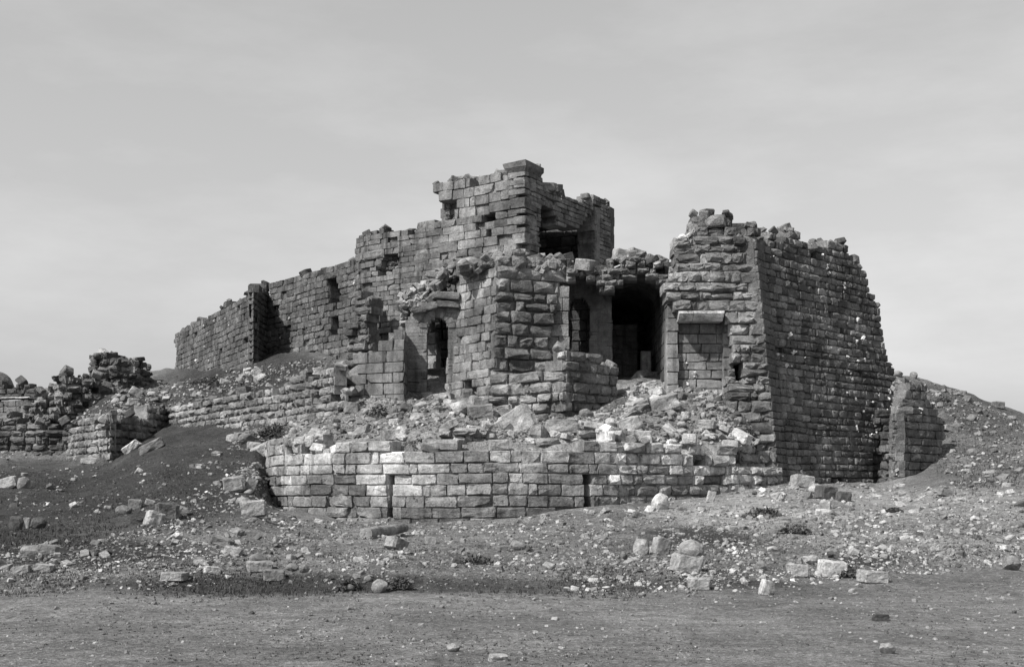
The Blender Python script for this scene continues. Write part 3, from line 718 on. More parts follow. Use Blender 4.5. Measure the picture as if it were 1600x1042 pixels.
for i in range(NX - 1):
    f.append((i, q0 + i, q0 + i + 1, i + 1)); k = (NY - 1) * NX + i; f.append((k, k + 1, q0 + k + 1, q0 + k))
for j in range(NY - 1):
    a = j * NX; f.append((a, a + NX, q0 + a + NX, q0 + a)); a += NX - 1; f.append((a, q0 + a, q0 + a + NX, a + NX))
st.add(v, f, .75)
slab_poly(st, [XY(886, 56.9), (xa + .1, 56.9), (xa + .1, 59.6), XY(876, 59.6)], 12.0, 12.55, .7)
va = st.build('vault', 'rough', hal.location, hal)
st = Store()
masonry(st, Patch(XY(884, 56.2), XY(1066, 55.7)), courses(10.4, 14, .27, .25, 77),
        poly=[(886, 412), (905, 418), (930, 424), (945, 416), (958, 411), (980, 404), (1000, 404), (1040, 411), (1066, 418), (1066, 470), (1050, 460), (1043, 466), (1039, 452), (1030, 442), (1015, 436), (1000, 433), (982, 434), (966, 440), (955, 456), (944, 455), (928, 440), (905, 432), (886, 440)],
        blen=(.22, .6), T=1.1, tone=(.65, 1.35), bev=.07, bulge=.07, gap=.02, inout=.16, rough=.045, sunk=.1, seed=78, odd=.12, tilt=.07, caps=.9)
st.build('broken_edge', 'rough', hal.location, va)
st = Store()
masonry(st, Patch(XY(1042, 54.9), XY(1061, 54.9)), courses(5.6, 11.7, .62, .1, 79), poly=[(1040, 640), (1041, 472), (1035, 455), (1062, 448), (1062, 640)], blen=(.6, .9), T=.9, tone=(1.0, 1.25), bev=.02, bulge=.01, inout=.015, seed=80, caps=0)
st.build('jamb', 'ashlar', hal.location, hal)
st = Store()
rr = random.Random(9)
for px, py, Y, s, tn in ((1003, 594, 59.5, .5, 1.2), (1018, 590, 59.8, .3, 1.), (1032, 592, 60.5, .3, .9)):
    p = XY(px, Y); rock(st, (p[0], p[1], zof(py, Y) - .3), s, rr, tn, .6, True, 0)
block(st, (XY(1010, 60)[0], 60, zof(572, 60)), np.array([1., 0]), np.array([0, -1.]), .25, .75, .4, 1.1, .03, .03)
st.build('inner_pier', 'ashlar', hal.location, hal)

# --- corner tower on the right
cb, ct = np.array([11.75, 53.4]), np.array([10.84, 54.9])
cor = thing('corner_tower', 'battered corner tower of dark basalt courses with a pale ragged front and stone corbel', 'tower', (11.75, 53.4, 2.4))
cs = courses(1.6, 15.6, .42, .30, 81)
fp = Patch(XY(1020, 53.4), cb, XY(1020, 54.9), ct, 2.4, 15)
st = Store()
masonry(st, fp, cs, poly=[(1054, 383), (1056, 372), (1076, 366), (1077, 352), (1090, 340), (1104, 336), (1122, 333), (1140, 346), (1164, 348), (1178, 352), (1260, 800), (1160, 800), (1160, 700), (1135, 690), (1140, 640), (1142, 600), (1147, 520), (1131, 487), (1062, 485), (1044, 468), (1040, 442), (1064, 428), (1062, 402)],
        blen=(.3, 1.25), T=1.5, tone=(.55, 1.45), bev=.055, bulge=.06, gap=.02, inout=.12, rough=.05, sunk=.10, seed=82, odd=.10, tilt=.035, wob=.07, caps=.9,
        holes=[[(1147, 565), (1166, 567), (1164, 600), (1150, 596)], [(1152, 360), (1171, 362), (1170, 376), (1148, 376)]])
masonry(st, Patch(XY(1140, 56.3), XY(1172, 56.3)), cs, poly=[(1138, 350), (1172, 350), (1172, 650), (1138, 650)], T=.5, tone=(.3, .5), seed=88, caps=0)  # backing toned dark so the holes in the front look shaded
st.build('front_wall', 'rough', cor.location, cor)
st = Store()
cs = courses(1.6, 15.6, .345, .2, 83)
d3 = np.array([.5, .866]); d4 = np.array([.72, .69])
f1 = Patch(cb, cb + d3 * 1.55, ct, ct + d3 * 1.0, 2.4, 15)
masonry(st, f1, cs, poly=[(1150, 345), (1200, 370), (1260, 790), (1150, 790)], blen=(.5, 1.2), T=.8, tone=(.7, .9), bev=.02, bulge=.015, inout=.015, seed=84, caps=.2)
D0, D1 = cb + d3 * 1.55, ct + d3 * 1.0
f2 = Patch(D0, D0 + d4 * 11, D1, D1 + d4 * 11, 2.4, 15)
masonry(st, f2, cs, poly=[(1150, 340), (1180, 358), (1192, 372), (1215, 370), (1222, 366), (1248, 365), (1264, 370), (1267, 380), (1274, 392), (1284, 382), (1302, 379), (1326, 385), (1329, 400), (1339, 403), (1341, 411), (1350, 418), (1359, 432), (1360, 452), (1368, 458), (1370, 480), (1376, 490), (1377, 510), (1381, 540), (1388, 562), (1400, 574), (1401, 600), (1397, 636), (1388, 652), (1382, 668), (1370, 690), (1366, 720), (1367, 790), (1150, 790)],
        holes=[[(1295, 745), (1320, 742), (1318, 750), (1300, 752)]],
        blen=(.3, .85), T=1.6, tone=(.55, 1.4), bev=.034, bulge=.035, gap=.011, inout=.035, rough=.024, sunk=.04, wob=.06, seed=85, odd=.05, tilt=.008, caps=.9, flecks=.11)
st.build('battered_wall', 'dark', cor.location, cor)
st = Store()
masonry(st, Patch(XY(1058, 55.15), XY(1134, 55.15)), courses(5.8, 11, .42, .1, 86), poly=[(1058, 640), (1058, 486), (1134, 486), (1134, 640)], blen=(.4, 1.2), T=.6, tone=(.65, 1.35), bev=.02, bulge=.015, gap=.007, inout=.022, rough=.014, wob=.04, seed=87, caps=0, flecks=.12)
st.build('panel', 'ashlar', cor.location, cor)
st = Store()
masonry(st, Patch(XY(1130, 54.9), XY(1147, 54.9)), courses(5.8, 10, .55, .1, 88), poly=[(1128, 640), (1128, 506), (1150, 506), (1150, 640)], blen=(.5, .8), T=.5, tone=(.85, 1.15), bev=.02, bulge=.01, inout=.02, seed=89, caps=0)
st.build('pilaster', 'ashlar', cor.location, cor)
st = Store()                                                   # corbel: hollow moulding under a fillet, two stones
for a, b in ((1061, 1083), (1084, 1131)):
    xa_, xb_ = XY(a, 54.1)[0], XY(b, 54.1)[0]
    prof = [(.0, 9.58), (.06, 9.61), (.16, 9.66), (.28, 9.73), (.38, 9.84), (.42, 9.86), (.42, 9.97), (.0, 10.02), (-.7, 10.02), (-.7, 9.58)]
    n = len(prof); v = [(x, 54.42 - d, z) for x in (xa_, xb_) for d, z in prof]
    f = [tuple(range(n)), tuple(range(2 * n - 1, n - 1, -1))] + [((i + 1) % n, i, n + i, n + (i + 1) % n) for i in range(n)]
    v = np.array(v) + RS.uniform(-.012, .012, (2 * n, 3)); st.add(v, f, random.uniform(1.4, 1.8))
st.build('corbel', 'pale', cor.location, cor)

# --- stump right of the corner tower
stu = thing('wall_stump', 'broken dark wall stump standing apart at the right foot of the battered tower', 'wall', pbase(1420, 58, 2.2))
cs = courses(1.6, 8, .37, .1, 91); q0 = XY(1396, 57.6); q1 = XY(1440, 58.6); q2 = XY(1490, 61.6)
st = Store()
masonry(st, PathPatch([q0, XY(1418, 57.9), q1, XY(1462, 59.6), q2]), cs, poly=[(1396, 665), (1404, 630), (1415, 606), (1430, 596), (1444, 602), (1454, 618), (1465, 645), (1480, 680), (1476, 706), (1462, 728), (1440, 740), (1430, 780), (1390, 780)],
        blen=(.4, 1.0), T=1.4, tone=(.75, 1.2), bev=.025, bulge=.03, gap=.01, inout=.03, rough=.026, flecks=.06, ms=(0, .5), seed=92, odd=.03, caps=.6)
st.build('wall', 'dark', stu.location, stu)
st = Store()
masonry(st, Patch(XY(1374, 59.0), q0), cs, poly=[(1389, 690), (1393, 655), (1404, 628), (1420, 604), (1400, 790), (1368, 790), (1372, 735), (1379, 700)], blen=(.5, 1.1), T=.6, tone=(.7, 1.3), bev=.05, bulge=.05, inout=.14, rough=.05, odd=.08, seed=93, caps=.5)
st.build('broken_end', 'dark', stu.location, stu)
st = Store()  # wall piece added in the gap, toned dark as the crack's shade
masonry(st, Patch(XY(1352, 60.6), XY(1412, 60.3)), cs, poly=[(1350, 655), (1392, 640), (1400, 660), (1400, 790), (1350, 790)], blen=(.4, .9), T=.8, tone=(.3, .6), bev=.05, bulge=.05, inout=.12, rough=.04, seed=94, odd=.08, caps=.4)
st.build('crack_shade', 'dark', stu.location, stu)

# --- long curtain wall on the left
cur = thing('curtain_wall', 'long curtain wall receding along the hilltop left of the keep', 'wall', pbase(400, 73, 10))
cs = courses(8.2, 16, .36, .12, 101); st = Store(); xq = XY(396, 70); xe = XY(421, 74.4); m1, m2 = mitre(xq - XY(266, 89), xe - xq)
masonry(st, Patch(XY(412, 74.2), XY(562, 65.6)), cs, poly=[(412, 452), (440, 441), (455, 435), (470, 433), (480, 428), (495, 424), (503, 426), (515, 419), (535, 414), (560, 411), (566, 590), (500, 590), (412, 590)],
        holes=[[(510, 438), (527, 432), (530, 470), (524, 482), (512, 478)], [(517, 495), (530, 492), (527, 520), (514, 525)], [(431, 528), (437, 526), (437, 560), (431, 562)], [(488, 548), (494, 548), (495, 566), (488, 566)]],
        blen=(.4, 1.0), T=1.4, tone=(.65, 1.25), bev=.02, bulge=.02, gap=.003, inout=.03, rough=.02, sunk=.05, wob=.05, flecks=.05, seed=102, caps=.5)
masonry(st, Patch(XY(500, 70.3), XY(536, 68.6)), cs, poly=[(500, 425), (536, 420), (536, 560), (500, 560)], blen=(.3, .7), T=.6, tone=(.4, .7), bev=.05, bulge=.05, inout=.1, seed=106, caps=0)
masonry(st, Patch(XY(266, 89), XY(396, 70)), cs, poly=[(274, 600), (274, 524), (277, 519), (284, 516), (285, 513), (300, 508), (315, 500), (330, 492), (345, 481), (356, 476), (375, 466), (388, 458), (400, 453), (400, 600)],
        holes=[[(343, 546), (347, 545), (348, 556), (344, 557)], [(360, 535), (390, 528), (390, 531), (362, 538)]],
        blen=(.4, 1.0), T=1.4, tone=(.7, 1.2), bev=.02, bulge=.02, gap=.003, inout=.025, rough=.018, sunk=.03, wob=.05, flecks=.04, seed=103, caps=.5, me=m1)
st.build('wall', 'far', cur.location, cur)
st = Store()
masonry(st, Patch(xq, xe), cs, poly=[(380, 450), (400, 453), (430, 445), (430, 600), (380, 600)], blen=(.4, 1.0), T=1.0, tone=(.65, 1.1), bev=.028, bulge=.02, inout=.025, seed=104, caps=.4, ms=m2)
st.build('buttress', 'far', cur.location, cur)

# --- terrace wall and square bastion on the left slope
ter = Store()
masonry(ter, Patch(XY(252, 74), XY(532, 54.4)), courses(3.2, 8.6, .40, .14, 111), poly=[(255, 645), (262, 637), (285, 633), (300, 629), (330, 624), (350, 618), (385, 612), (392, 606), (420, 604), (450, 597), (458, 590), (490, 588), (505, 580), (518, 578), (524, 600), (516, 604), (540, 622), (522, 640), (540, 660), (520, 665), (480, 690), (400, 690), (255, 690)],
        blen=(.5, 1.2), T=1.1, tone=(.7, 1.2), bev=.055, bulge=.05, gap=.016, inout=.05, rough=.035, sunk=.04, seed=112, odd=.04, tilt=.015, caps=.6, me=(0, .5))
tag(ter.build('terrace_wall', 'hill', pbase(400, 62, 5)), 'low terrace retaining wall of weathered courses climbing the grassy slope towards the gatehouse', 'wall')
sq = thing('square_bastion', 'small square bastion of rounded courses at the lower end of the terrace wall', 'bastion', pbase(172, 66, 3.4))
cs = courses(2.6, 7.8, .40, .12, 121); st = Store(); m1, m2 = mitre(XY(172, 66) - XY(100, 73.2), XY(264, 73.6) - XY(172, 66))
masonry(st, Patch(XY(100, 73.2), XY(172, 66)), cs, poly=[(104, 690), (110, 672), (118, 668), (126, 660), (136, 655), (180, 652), (180, 745), (100, 745)], blen=(.5, 1.2), T=1.0, tone=(.75, 1.15), bev=.055, bulge=.05, gap=.016, inout=.04, rough=.035, seed=122, odd=.03, me=m1)
st.build('wall', 'hill', sq.location, sq)
st = Store()
masonry(st, Patch(XY(172, 66), XY(264, 73.6)), cs, poly=[(160, 652), (205, 650), (226, 647), (232, 642), (262, 638), (266, 700), (160, 750)], blen=(.5, 1.2), T=1.0, tone=(.75, 1.1), bev=.055, bulge=.05, gap=.016, inout=.04, rough=.035, seed=123, odd=.03, ms=m2)
st.build('return_wall', 'hill', sq.location, sq)

# --- fallen masonry at the far left
st = Store()
masonry(st, PathPatch([XY(137, 82.5), XY(140, 79.5), XY(180, 79), XY(215, 80), XY(240, 83)]), courses(8.3, 12.4, .42, .2, 131), poly=[(130, 612), (138, 590), (139, 562), (150, 556), (164, 552), (182, 553), (190, 559), (206, 563), (226, 571), (239, 578), (244, 612)],
        blen=(.3, .9), T=2.2, tone=(.5, 1.5), bev=.11, bulge=.1, gap=.03, inout=.16, rough=.06, seed=132, odd=.1, tilt=.05, sunk=.08, caps=.9)
tag(st.build('ruined_stump', 'lowdark', pbase(188, 80, 8.5)), 'weathered stub of a ruined tower on the hilltop skyline beyond the terrace wall', 'ruin')
st = Store()
masonry(st, PathPatch([XY(24, 78), XY(60, 76.4), XY(100, 76), XY(150, 77), XY(250, 80)]), courses(4.2, 10.2, .44, .2, 133),
        poly=[(26, 700), (32, 660), (38, 640), (52, 622), (68, 604), (82, 596), (86, 589), (96, 589), (104, 600), (106, 592), (120, 589), (136, 591), (150, 598), (170, 604), (200, 612), (215, 628), (225, 640), (180, 652), (140, 668), (104, 690), (60, 700)],
        blen=(.25, 1.0), T=1.8, tone=(.45, 1.7), bev=.12, bulge=.12, gap=.04, inout=.34, rough=.08, seed=134, odd=.22, tilt=.14, sunk=.14, caps=1., rag=9, wob=.15)
tag(st.build('tumbled_wall', 'lowdark', pbase(100, 76, 5)), 'tumbled wall of loose blocks below the hilltop stub, with a jagged outline', 'wall')
st = Store()
masonry(st, PathPatch([XY(-140, 76), XY(0, 74), XY(112, 73.2)]), courses(3.2, 7.6, .42, .15, 135), poly=[(-140, 655), (0, 655), (18, 648), (40, 662), (70, 670), (110, 664), (112, 720), (-140, 730)], blen=(.5, 1.2), T=1.2, tone=(.55, 1.0), bev=.09, bulge=.08, gap=.02, inout=.1, rough=.05, seed=136, odd=.05, tilt=.02)
tag(st.build('retaining_wall', 'lowdark', pbase(40, 74, 4)), 'dark low retaining wall below the flat-topped building on the left', 'wall')
hou = thing('stone_building', 'flat-topped stone building with a pale ledge and domed lump behind the tumbled wall', 'building', pbase(0, 87, 6))
st = Store()
masonry(st, PathPatch([XY(-160, 90), XY(20, 87), XY(46, 86.5), XY(60, 92)]), courses(5, 9, .4, .1, 137), poly=[(-160, 623), (60, 623), (60, 700), (-160, 700)], blen=(.5, 1.2), T=.8, tone=(.75, 1.0), bev=.02, bulge=.02, inout=.02, seed=138, caps=0)
masonry(st, PathPatch([XY(-160, 90.6), XY(20, 87.6), XY(56, 87.1), XY(66, 92)]), courses(8.9, 10.3, .35, .2, 139), poly=[(-160, 600), (20, 603), (36, 602), (54, 604), (56, 622), (-160, 622)], blen=(.3, .8), T=.8, tone=(.6, 1.0), bev=.06, bulge=.05, inout=.08, rough=.03, seed=140, caps=.6)
st.build('wall', 'lowdark', hou.location, hou)
st = Store()
masonry(st, PathPatch([XY(-160, 89.8), XY(20, 86.8), XY(44, 86.3)]), [(8.78, 8.9)], blen=(1, 2), T=.9, tone=(1.6, 1.9), bev=.02, bulge=.0, seed=141, caps=0)
st.build('ledge', 'keep', hou.location, hou)
st = Store(); gx, gy = XY(-14, 92); v = []; f = []
for j in range(9):
    for i in range(24):
        a = 2 * math.pi * i / 24; e = math.pi / 2 * j / 8; rr_ = 1.75 * math.cos(e) ** .8
        v.append((gx + rr_ * math.cos(a) + random.uniform(-.04, .04), gy + rr_ * math.sin(a), 9.6 + 1.75 * math.sin(e) + random.uniform(-.03, .03)))
for j in range(8):
    for i in range(24): f.append((j * 24 + i, j * 24 + (i + 1) % 24, (j + 1) * 24 + (i + 1) % 24, (j + 1) * 24 + i))
st.add(v, f, .8); st.build('dome', 'lowdark', hou.location, hou)

# --- stepped stack of blocks on the terrace
stp = thing('stepped_wall', 'stepped stack of squared blocks on the rubble terrace, forming a lit and a shaded corner', 'wall', pbase(882, 52, 5))
cs = courses(4.0, 8.4, .42, .12, 151); Sc = XY(882, 51.8); st = Store()
masonry(st, Patch(XY(730, 54.2), Sc), cs, poly=[(738, 660), (742, 618), (762, 610), (768, 588), (800, 578), (822, 580), (832, 574), (862, 566), (865, 548), (890, 546), (890, 670), (738, 670)], blen=(.55, 1.15), T=1.2, tone=(.8, 1.5), bev=.06, bulge=.06, gap=.02, inout=.14, rough=.035, seed=152, odd=.07, sunk=.05, tilt=.02, caps=.5, quoin=(9, .45, 1))
st.build('wall', 'rough', stp.location, stp)
st = Store()
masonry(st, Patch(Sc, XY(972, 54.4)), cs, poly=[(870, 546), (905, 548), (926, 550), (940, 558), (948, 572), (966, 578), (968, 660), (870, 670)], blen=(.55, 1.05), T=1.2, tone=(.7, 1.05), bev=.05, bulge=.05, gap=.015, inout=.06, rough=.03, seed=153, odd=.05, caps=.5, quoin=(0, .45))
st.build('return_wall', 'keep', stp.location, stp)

# ------------------------------------------------------------------ single stones, each a thing: (px, base py, width px, height px, form, tone, label, turn, lean)
HERO = [
 (1026, 797, 32, 31, 'boulder', 1.5, 'bright leaning boulder against the right foot of the round bastion', .5, .5),
 (1108, 785, 11, 17, 'slab', 1.5, 'small pale upright slab beside the bright leaning boulder at the bastion foot', .2, .3),
 (1002, 866, 28, 30, 'boulder', 1.35, 'pale boulder with a broken face, next to a squared stone on the bare slope', .3, .1),
 (1031, 867, 27, 25, 'block', 1.15, 'squared stone tilted between two pale boulders on the bare slope', .5, .25),
 (1081, 869, 44, 28, 'boulder', 1.05, 'broad rounded boulder, largest on the bare slope below the bastion', .1, .05),
 (1070, 895, 44, 24, 'slab', 1.1, 'flat-topped boulder just below the broad rounded boulder', .3, .15),
 (1093, 922, 31, 17, 'block', 1.2, 'squat pale block at the very edge of the bare flat ground, right of centre', .2, .05),
 (1193, 929, 15, 22, 'block', 1.3, 'pointed pale stone standing on the edge of the flat ground', .4, .3),
 (1302, 901, 42, 22, 'block', 1.4, 'large bright block beside a dark bush above the bank', .15, .08),
 (1268, 882, 32, 17, 'boulder', 1.45, 'bright rounded stone up the slope from the large bright block', .3, .1),
 (1247, 899, 30, 16, 'slab', 1.05, 'dull flat stone left of the large bright block', .2, .1),
 (1366, 910, 42, 17, 'block', .95, 'grey half-buried block just past the dark bush on the bank', .1, .05),
 (1190, 890, 22, 17, 'boulder', .95, 'grey round stone in the gravel above the pointed pale stone', .6, .1),
 (1582, 890, 34, 22, 'boulder', 1.1, 'stout boulder where the bank meets the frame at the far right', .2, .05),
 (1390, 1022, 32, 17, 'boulder', .9, 'half-buried stone in the flat foreground, farther right of two', .1, .05),
 (1377, 970, 23, 10, 'slab', .35, 'small dark flat stone alone on the flat foreground', .1, .05),
 (1453, 952, 9, 8, 'boulder', 1.2, 'tiny pale stone on the flat ground past the small dark stone', .1, .05),
 (708, 1019, 24, 13, 'boulder', 1.05, 'half-buried stone in the flat foreground near the centre', .1, .05),
 (778, 1033, 28, 9, 'slab', 1.1, 'low flat stone sunk in the ground at the bottom of the view', .2, .02),
 (1254, 761, 34, 17, 'block', 1.35, 'pale block lying against the foot of the battered tower', .25, .12),
 (1292, 779, 30, 18, 'block', .45, 'dark squared block in front of the battered tower', .4, .1),
 (1318, 784, 22, 14, 'block', .5, 'smaller dark block just right of the dark squared one by the tower', .3, .1),
 (1276, 772, 30, 14, 'boulder', 1.25, 'pale stone between the pale block and the dark squared block', .2, .1),
 (258, 810, 34, 22, 'block', .6, 'dark cubic block with a shaded side on the grassy slope', .35, .06),
 (235, 823, 26, 21, 'block', 1.25, 'bright tilted block touching the dark cubic block on the grass', .7, .35),
 (190, 804, 26, 17, 'boulder', .85, 'grey boulder lying left of the dark cubic block', .2, .1),
 (209, 796, 20, 14, 'block', .7, 'dull block behind the grey boulder on the grassy slope', .1, .1),
 (366, 767, 32, 20, 'block', 1.4, 'bright squared block tipped on the slope beside the bastion', .15, -.15),
 (387, 766, 16, 18, 'slab', 1.1, 'broken shard leaning on the bright squared block', .5, .35),
 (396, 806, 38, 22, 'block', 1.15, 'large squared block near the lower left foot of the bastion', .2, -.1),
 (380, 790, 26, 15, 'boulder', .8, 'grey boulder between the two large squared blocks beside the bastion', .2, .1),
 (400, 881, 32, 18, 'boulder', 1.0, 'round boulder resting behind a flat pale stone above the bank', .4, .1),
 (404, 895, 38, 15, 'slab', 1.3, 'flat pale stone on the bank edge in front of a round boulder', .1, .02),
 (427, 908, 32, 15, 'block', 1.05, 'pale block sunk in the dark bank', .2, .05),
 (455, 893, 22, 13, 'boulder', .95, 'rounded stone on the bank top near the pale sunk block', .3, .1),
 (474, 895, 20, 15, 'boulder', .85, 'dull rounded stone, next along the bank top from the sunk block', .6, .1),
 (48, 868, 44, 20, 'boulder', 1.0, 'broad grey boulder on the lower left slope', .2, .05),
 (72, 866, 30, 14, 'slab', .95, 'flat stone adjoining the broad grey boulder at lower left', .3, .1),
 (22, 829, 26, 25, 'boulder', .35, 'near-black boulder at the left margin', .2, .1),
 (57, 826, 24, 20, 'boulder', .32, 'second near-black boulder, farther from the left margin', .5, .1),
 (38, 826, 10, 16, 'slab', 1.2, 'pale upright chip between the two near-black boulders', .1, .2),
 (12, 762, 26, 14, 'slab', 1.2, 'pale slab on the upper left slope under the dark retaining wall', .1, -.25),
 (32, 764, 20, 22, 'boulder', .8, 'grey boulder right beside the pale slab on the upper left slope', .3, .2),
 (66, 893, 30, 11, 'slab', 1.15, 'long low stone above the bank at lower left', .1, .05),
 (270, 908, 38, 12, 'slab', .85, 'long dull stone lying along the bank', .05, .02),
 (330, 896, 24, 10, 'slab', 1.35, 'bright flat stone on the bank top, left of the round boulder', .2, .1),
 (345, 852, 30, 11, 'slab', .85, 'elongated ridge-like stone pointing down the slope', -.2, .3),
 (361, 868, 26, 12, 'slab', .95, 'second elongated stone continuing the ridge down the slope', -.2, .25),
 (616, 858, 30, 17, 'block', 1.25, 'wedge-shaped pale stone below the fallen column', .8, .4),
 (592, 926, 26, 22, 'boulder', 1.05, 'pale knob-like boulder set in the dark bank at centre', .2, .05),
 (574, 908, 15, 9, 'boulder', .9, 'small grey stone above the pale knob-like boulder', .2, .1),
 (546, 924, 15, 12, 'boulder', .5, 'dark stone in the bank left of the pale knob-like boulder', .2, .1),
 (808, 860, 28, 16, 'boulder', 1.2, 'pale stone alone on the gravel below the middle of the bastion', .2, .1),
 (672, 850, 18, 10, 'slab', 1.25, 'small bright stone right of the wedge-shaped stone', .2, .1),
 (785, 862, 16, 8, 'slab', 1.1, 'small flat stone just left of the lone pale stone', .2, .1),
 (818, 672, 52, 32, 'block', 1.4, 'long pale block leaning diagonally on the rubble terrace', .15, -.55),
 (720, 650, 38, 26, 'boulder', 1.3, 'bright boulder below the arched doorway', .2, .2),
 (745, 640, 28, 18, 'block', 1.15, 'pale block beside the bright boulder below the doorway', .4, .2),
 (752, 652, 40, 18, 'block', .95, 'long grey block under the stepped wall at its outer end', .1, -.12),
 (626, 683, 20, 19, 'boulder', 1.7, 'very bright round stone on the top of the bastion', .2, .1),
 (612, 654, 20, 20, 'boulder', .7, 'dark pointed stone on the terrace before the gatehouse', .4, .3),
 (1040, 640, 44, 20, 'slab', 1.15, 'broad flat slab with a dark underside in front of the vaulted hall', .2, -.3),
 (986, 672, 36, 17, 'block', 1.4, 'bright tilted block on the terrace below the vaulted hall', .3, -.3),
 (955, 668, 26, 15, 'boulder', 1.2, 'pale angular stone left of the bright tilted block on the terrace', .2, .2),
 (915, 652, 24, 15, 'boulder', .9, 'grey boulder at the foot of the stepped wall', .3, .1),
 (880, 676, 52, 18, 'slab', 1.1, 'long low slab near the edge of the terrace', .1, -.06),
 (1000, 690, 34, 16, 'block', 1.45, 'bright squared stone on the rim of the bastion', .2, .1),
 (548, 645, 22, 15, 'block', .85, 'squared stone on the terrace below the smooth buttress', .2, .05),
 (520, 638, 34, 13, 'slab', .75, 'long dark stone at the end of the terrace wall', .1, 0),
 (208, 703, 28, 10, 'slab', 1.5, 'bright fallen slab slanting beside the square bastion', .2, -.65),
 (238, 704, 38, 12, 'slab', .75, 'dark fallen beam-like block slanting beside the square bastion', .1, -.5),
 (498, 590, 18, 14, 'block', 1.4, 'bright squared block perched at the top of the terrace wall', .2, -.1),
 (515, 584, 18, 13, 'block', .8, 'grey block next to the bright one at the top of the terrace wall', .2, .1),
 (348, 600, 10, 7, 'block', 1.9, 'small white stone on the grass under the curtain wall', .2, .1),
 (404, 585, 16, 8, 'slab', 1.2, 'thin slanting slab on the grass near the curtain wall buttress', .2, -.6),
 (237, 619, 17, 9, 'boulder', 1.4, 'bright stone on the grass right of the tumbled wall', .2, .1),
 (208, 618, 20, 12, 'block', .9, 'slanting block sliding from the tumbled wall', .3, .5),
 (207, 634, 20, 10, 'slab', 1.3, 'pale stone lying below the tumbled wall', .3, .1),
 (185, 648, 18, 10, 'boulder', 1.1, 'pale rounded stone between the tumbled wall and the square bastion', .3, .1),
 (138, 724, 24, 8, 'slab', 1.4, 'pale stone at the foot of the square bastion', .1, 0),
 (98, 700, 18, 12, 'block', 1.0, 'grey block a little left of the square bastion', .2, .1),
 (65, 702, 20, 10, 'slab', 1.0, 'flat stone on the grass below the tumbled wall', .2, -.2),
 (362, 690, 24, 13, 'boulder', 1.0, 'outer grey boulder below the lower edge of the terrace wall', .2, .1),
 (384, 692, 28, 17, 'boulder', .95, 'larger grey boulder nearer the bastion, below the terrace wall', .5, .1),
 (395, 702, 22, 10, 'slab', 1.05, 'flat stone under the larger grey boulder beside the bastion', .2, .1),
 (412, 712, 26, 16, 'block', 1.15, 'tilted block at the top left shoulder of the bastion', .3, -.5),
 (1404, 590, 18, 11, 'boulder', .6, 'dark stone on the right-hand crest right behind the battered tower', .2, .1),
 (1428, 592, 14, 11, 'boulder', 1.0, 'grey stone on the right-hand crest, second from the tower', .2, .1),
 (1474, 612, 13, 11, 'boulder', .45, 'dark round boulder breaking the right-hand skyline', .2, .1),
 (1500, 618, 20, 7, 'slab', .9, 'flat stone farther down the right-hand crest from the dark boulder', .2, .1),
 (1560, 638, 18, 9, 'block', .9, 'squared stone low on the right-hand skyline near the frame edge', .2, .1),
 (1482, 675, 26, 8, 'slab', 1.2, 'pale slab lying on the slope above the dark wall stump', .2, .3),
 (1520, 712, 20, 12, 'boulder', .9, 'grey boulder on the slope to the right of the dark wall stump', .2, .1),
 (1480, 775, 24, 10, 'slab', 1.0, 'flat stone on the gravel below the dark wall stump', .2, .1),
]
def put_stone(name, cat, px, py, w, h, form, tone, label, turn, lean, seed, mat='rock', pos=None, group=None):
    p = hit(px, py) if pos is None else np.array(pos)
    if p is None: return None
    k = p[1] / F; W, H = w * k, h * k
    st = stone_mesh(name, seed, (W * 1.02, W * random.Random(seed).uniform(.6, .9), H * 1.2), form, None, tone * .9, .07 if form == 'boulder' else .055)
    o = st.build(name, mat, (0, 0, 0))
    o.location = (p[0], p[1] + W * .2, p[2] - H * .16); o.rotation_euler = (0, lean, turn)
    return tag(o, label, cat, group)
for i, (px, py, w, h, form, tn, lab, turn, lean) in enumerate(HERO):
    nm = {'boulder': 'boulder', 'block': 'fallen_block', 'slab': 'stone_slab'}[form]
    put_stone(nm, {'boulder': 'boulder', 'block': 'stone block', 'slab': 'stone slab'}[form], px, py, w, h, form, tn, lab, turn, lean, 300 + i)
# stones on the broken roof of the hall
for i, (px, py, w, h, tn, lab) in enumerate(((992, 406, 30, 16, 1.15, 'largest pale block lying on the broken roof of the vaulted hall'), (966, 408, 20, 18, 1.1, 'pale leaning stone on the hall roof next to the tallest tower'), (1016, 412, 20, 12, 1.0, 'grey stone in the middle of the hall roof'), (1032, 412, 22, 10, 1.1, 'flat pale stone on the hall roof nearest the corner tower'))):
    Y = 56.6; p = XY(px, Y); put_stone('fallen_block', 'stone block', px, py, w, h, 'block', tn, lab, .4, .25, 700 + i, pos=(p[0], p[1], zof(py, Y)))
# fallen column shaft
pa, pb_ = hit(571, 842), hit(631, 836)
ax = pb_ - pa; ln = float(np.linalg.norm(ax)) ; ax = ax / np.linalg.norm(ax); nrm = np.array([-ax[1], ax[0], 0]); nrm /= np.linalg.norm(nrm); upv = np.cross(ax, nrm)
st = Store(); v = []; f = []; R0 = .16
for j in range(14):
    for i in range(16):
        a = 2 * math.pi * i / 16; r_ = R0 * (1 - .1 * j / 13) + .022 * float(vnoise(j * .9, i * .8, 5)); v.append(pa + ax * (ln * j / 13) + nrm * r_ * math.cos(a) + upv * r_ * math.sin(a) + np.array([0, .1, .12 + .10 * j / 13]))
for j in range(13):
    for i in range(16): f.append((j * 16 + (i + 1) % 16, j * 16 + i, (j + 1) * 16 + i, (j + 1) * 16 + (i + 1) % 16))
f += [tuple(range(16)), tuple(range(14 * 16 - 1, 13 * 16 - 1, -1))]
st.add(np.array(v), f, .85); tag(st.build('column_shaft', 'rock', tuple(pa)), 'fallen grey column shaft lying before the middle of the bastion', 'column')

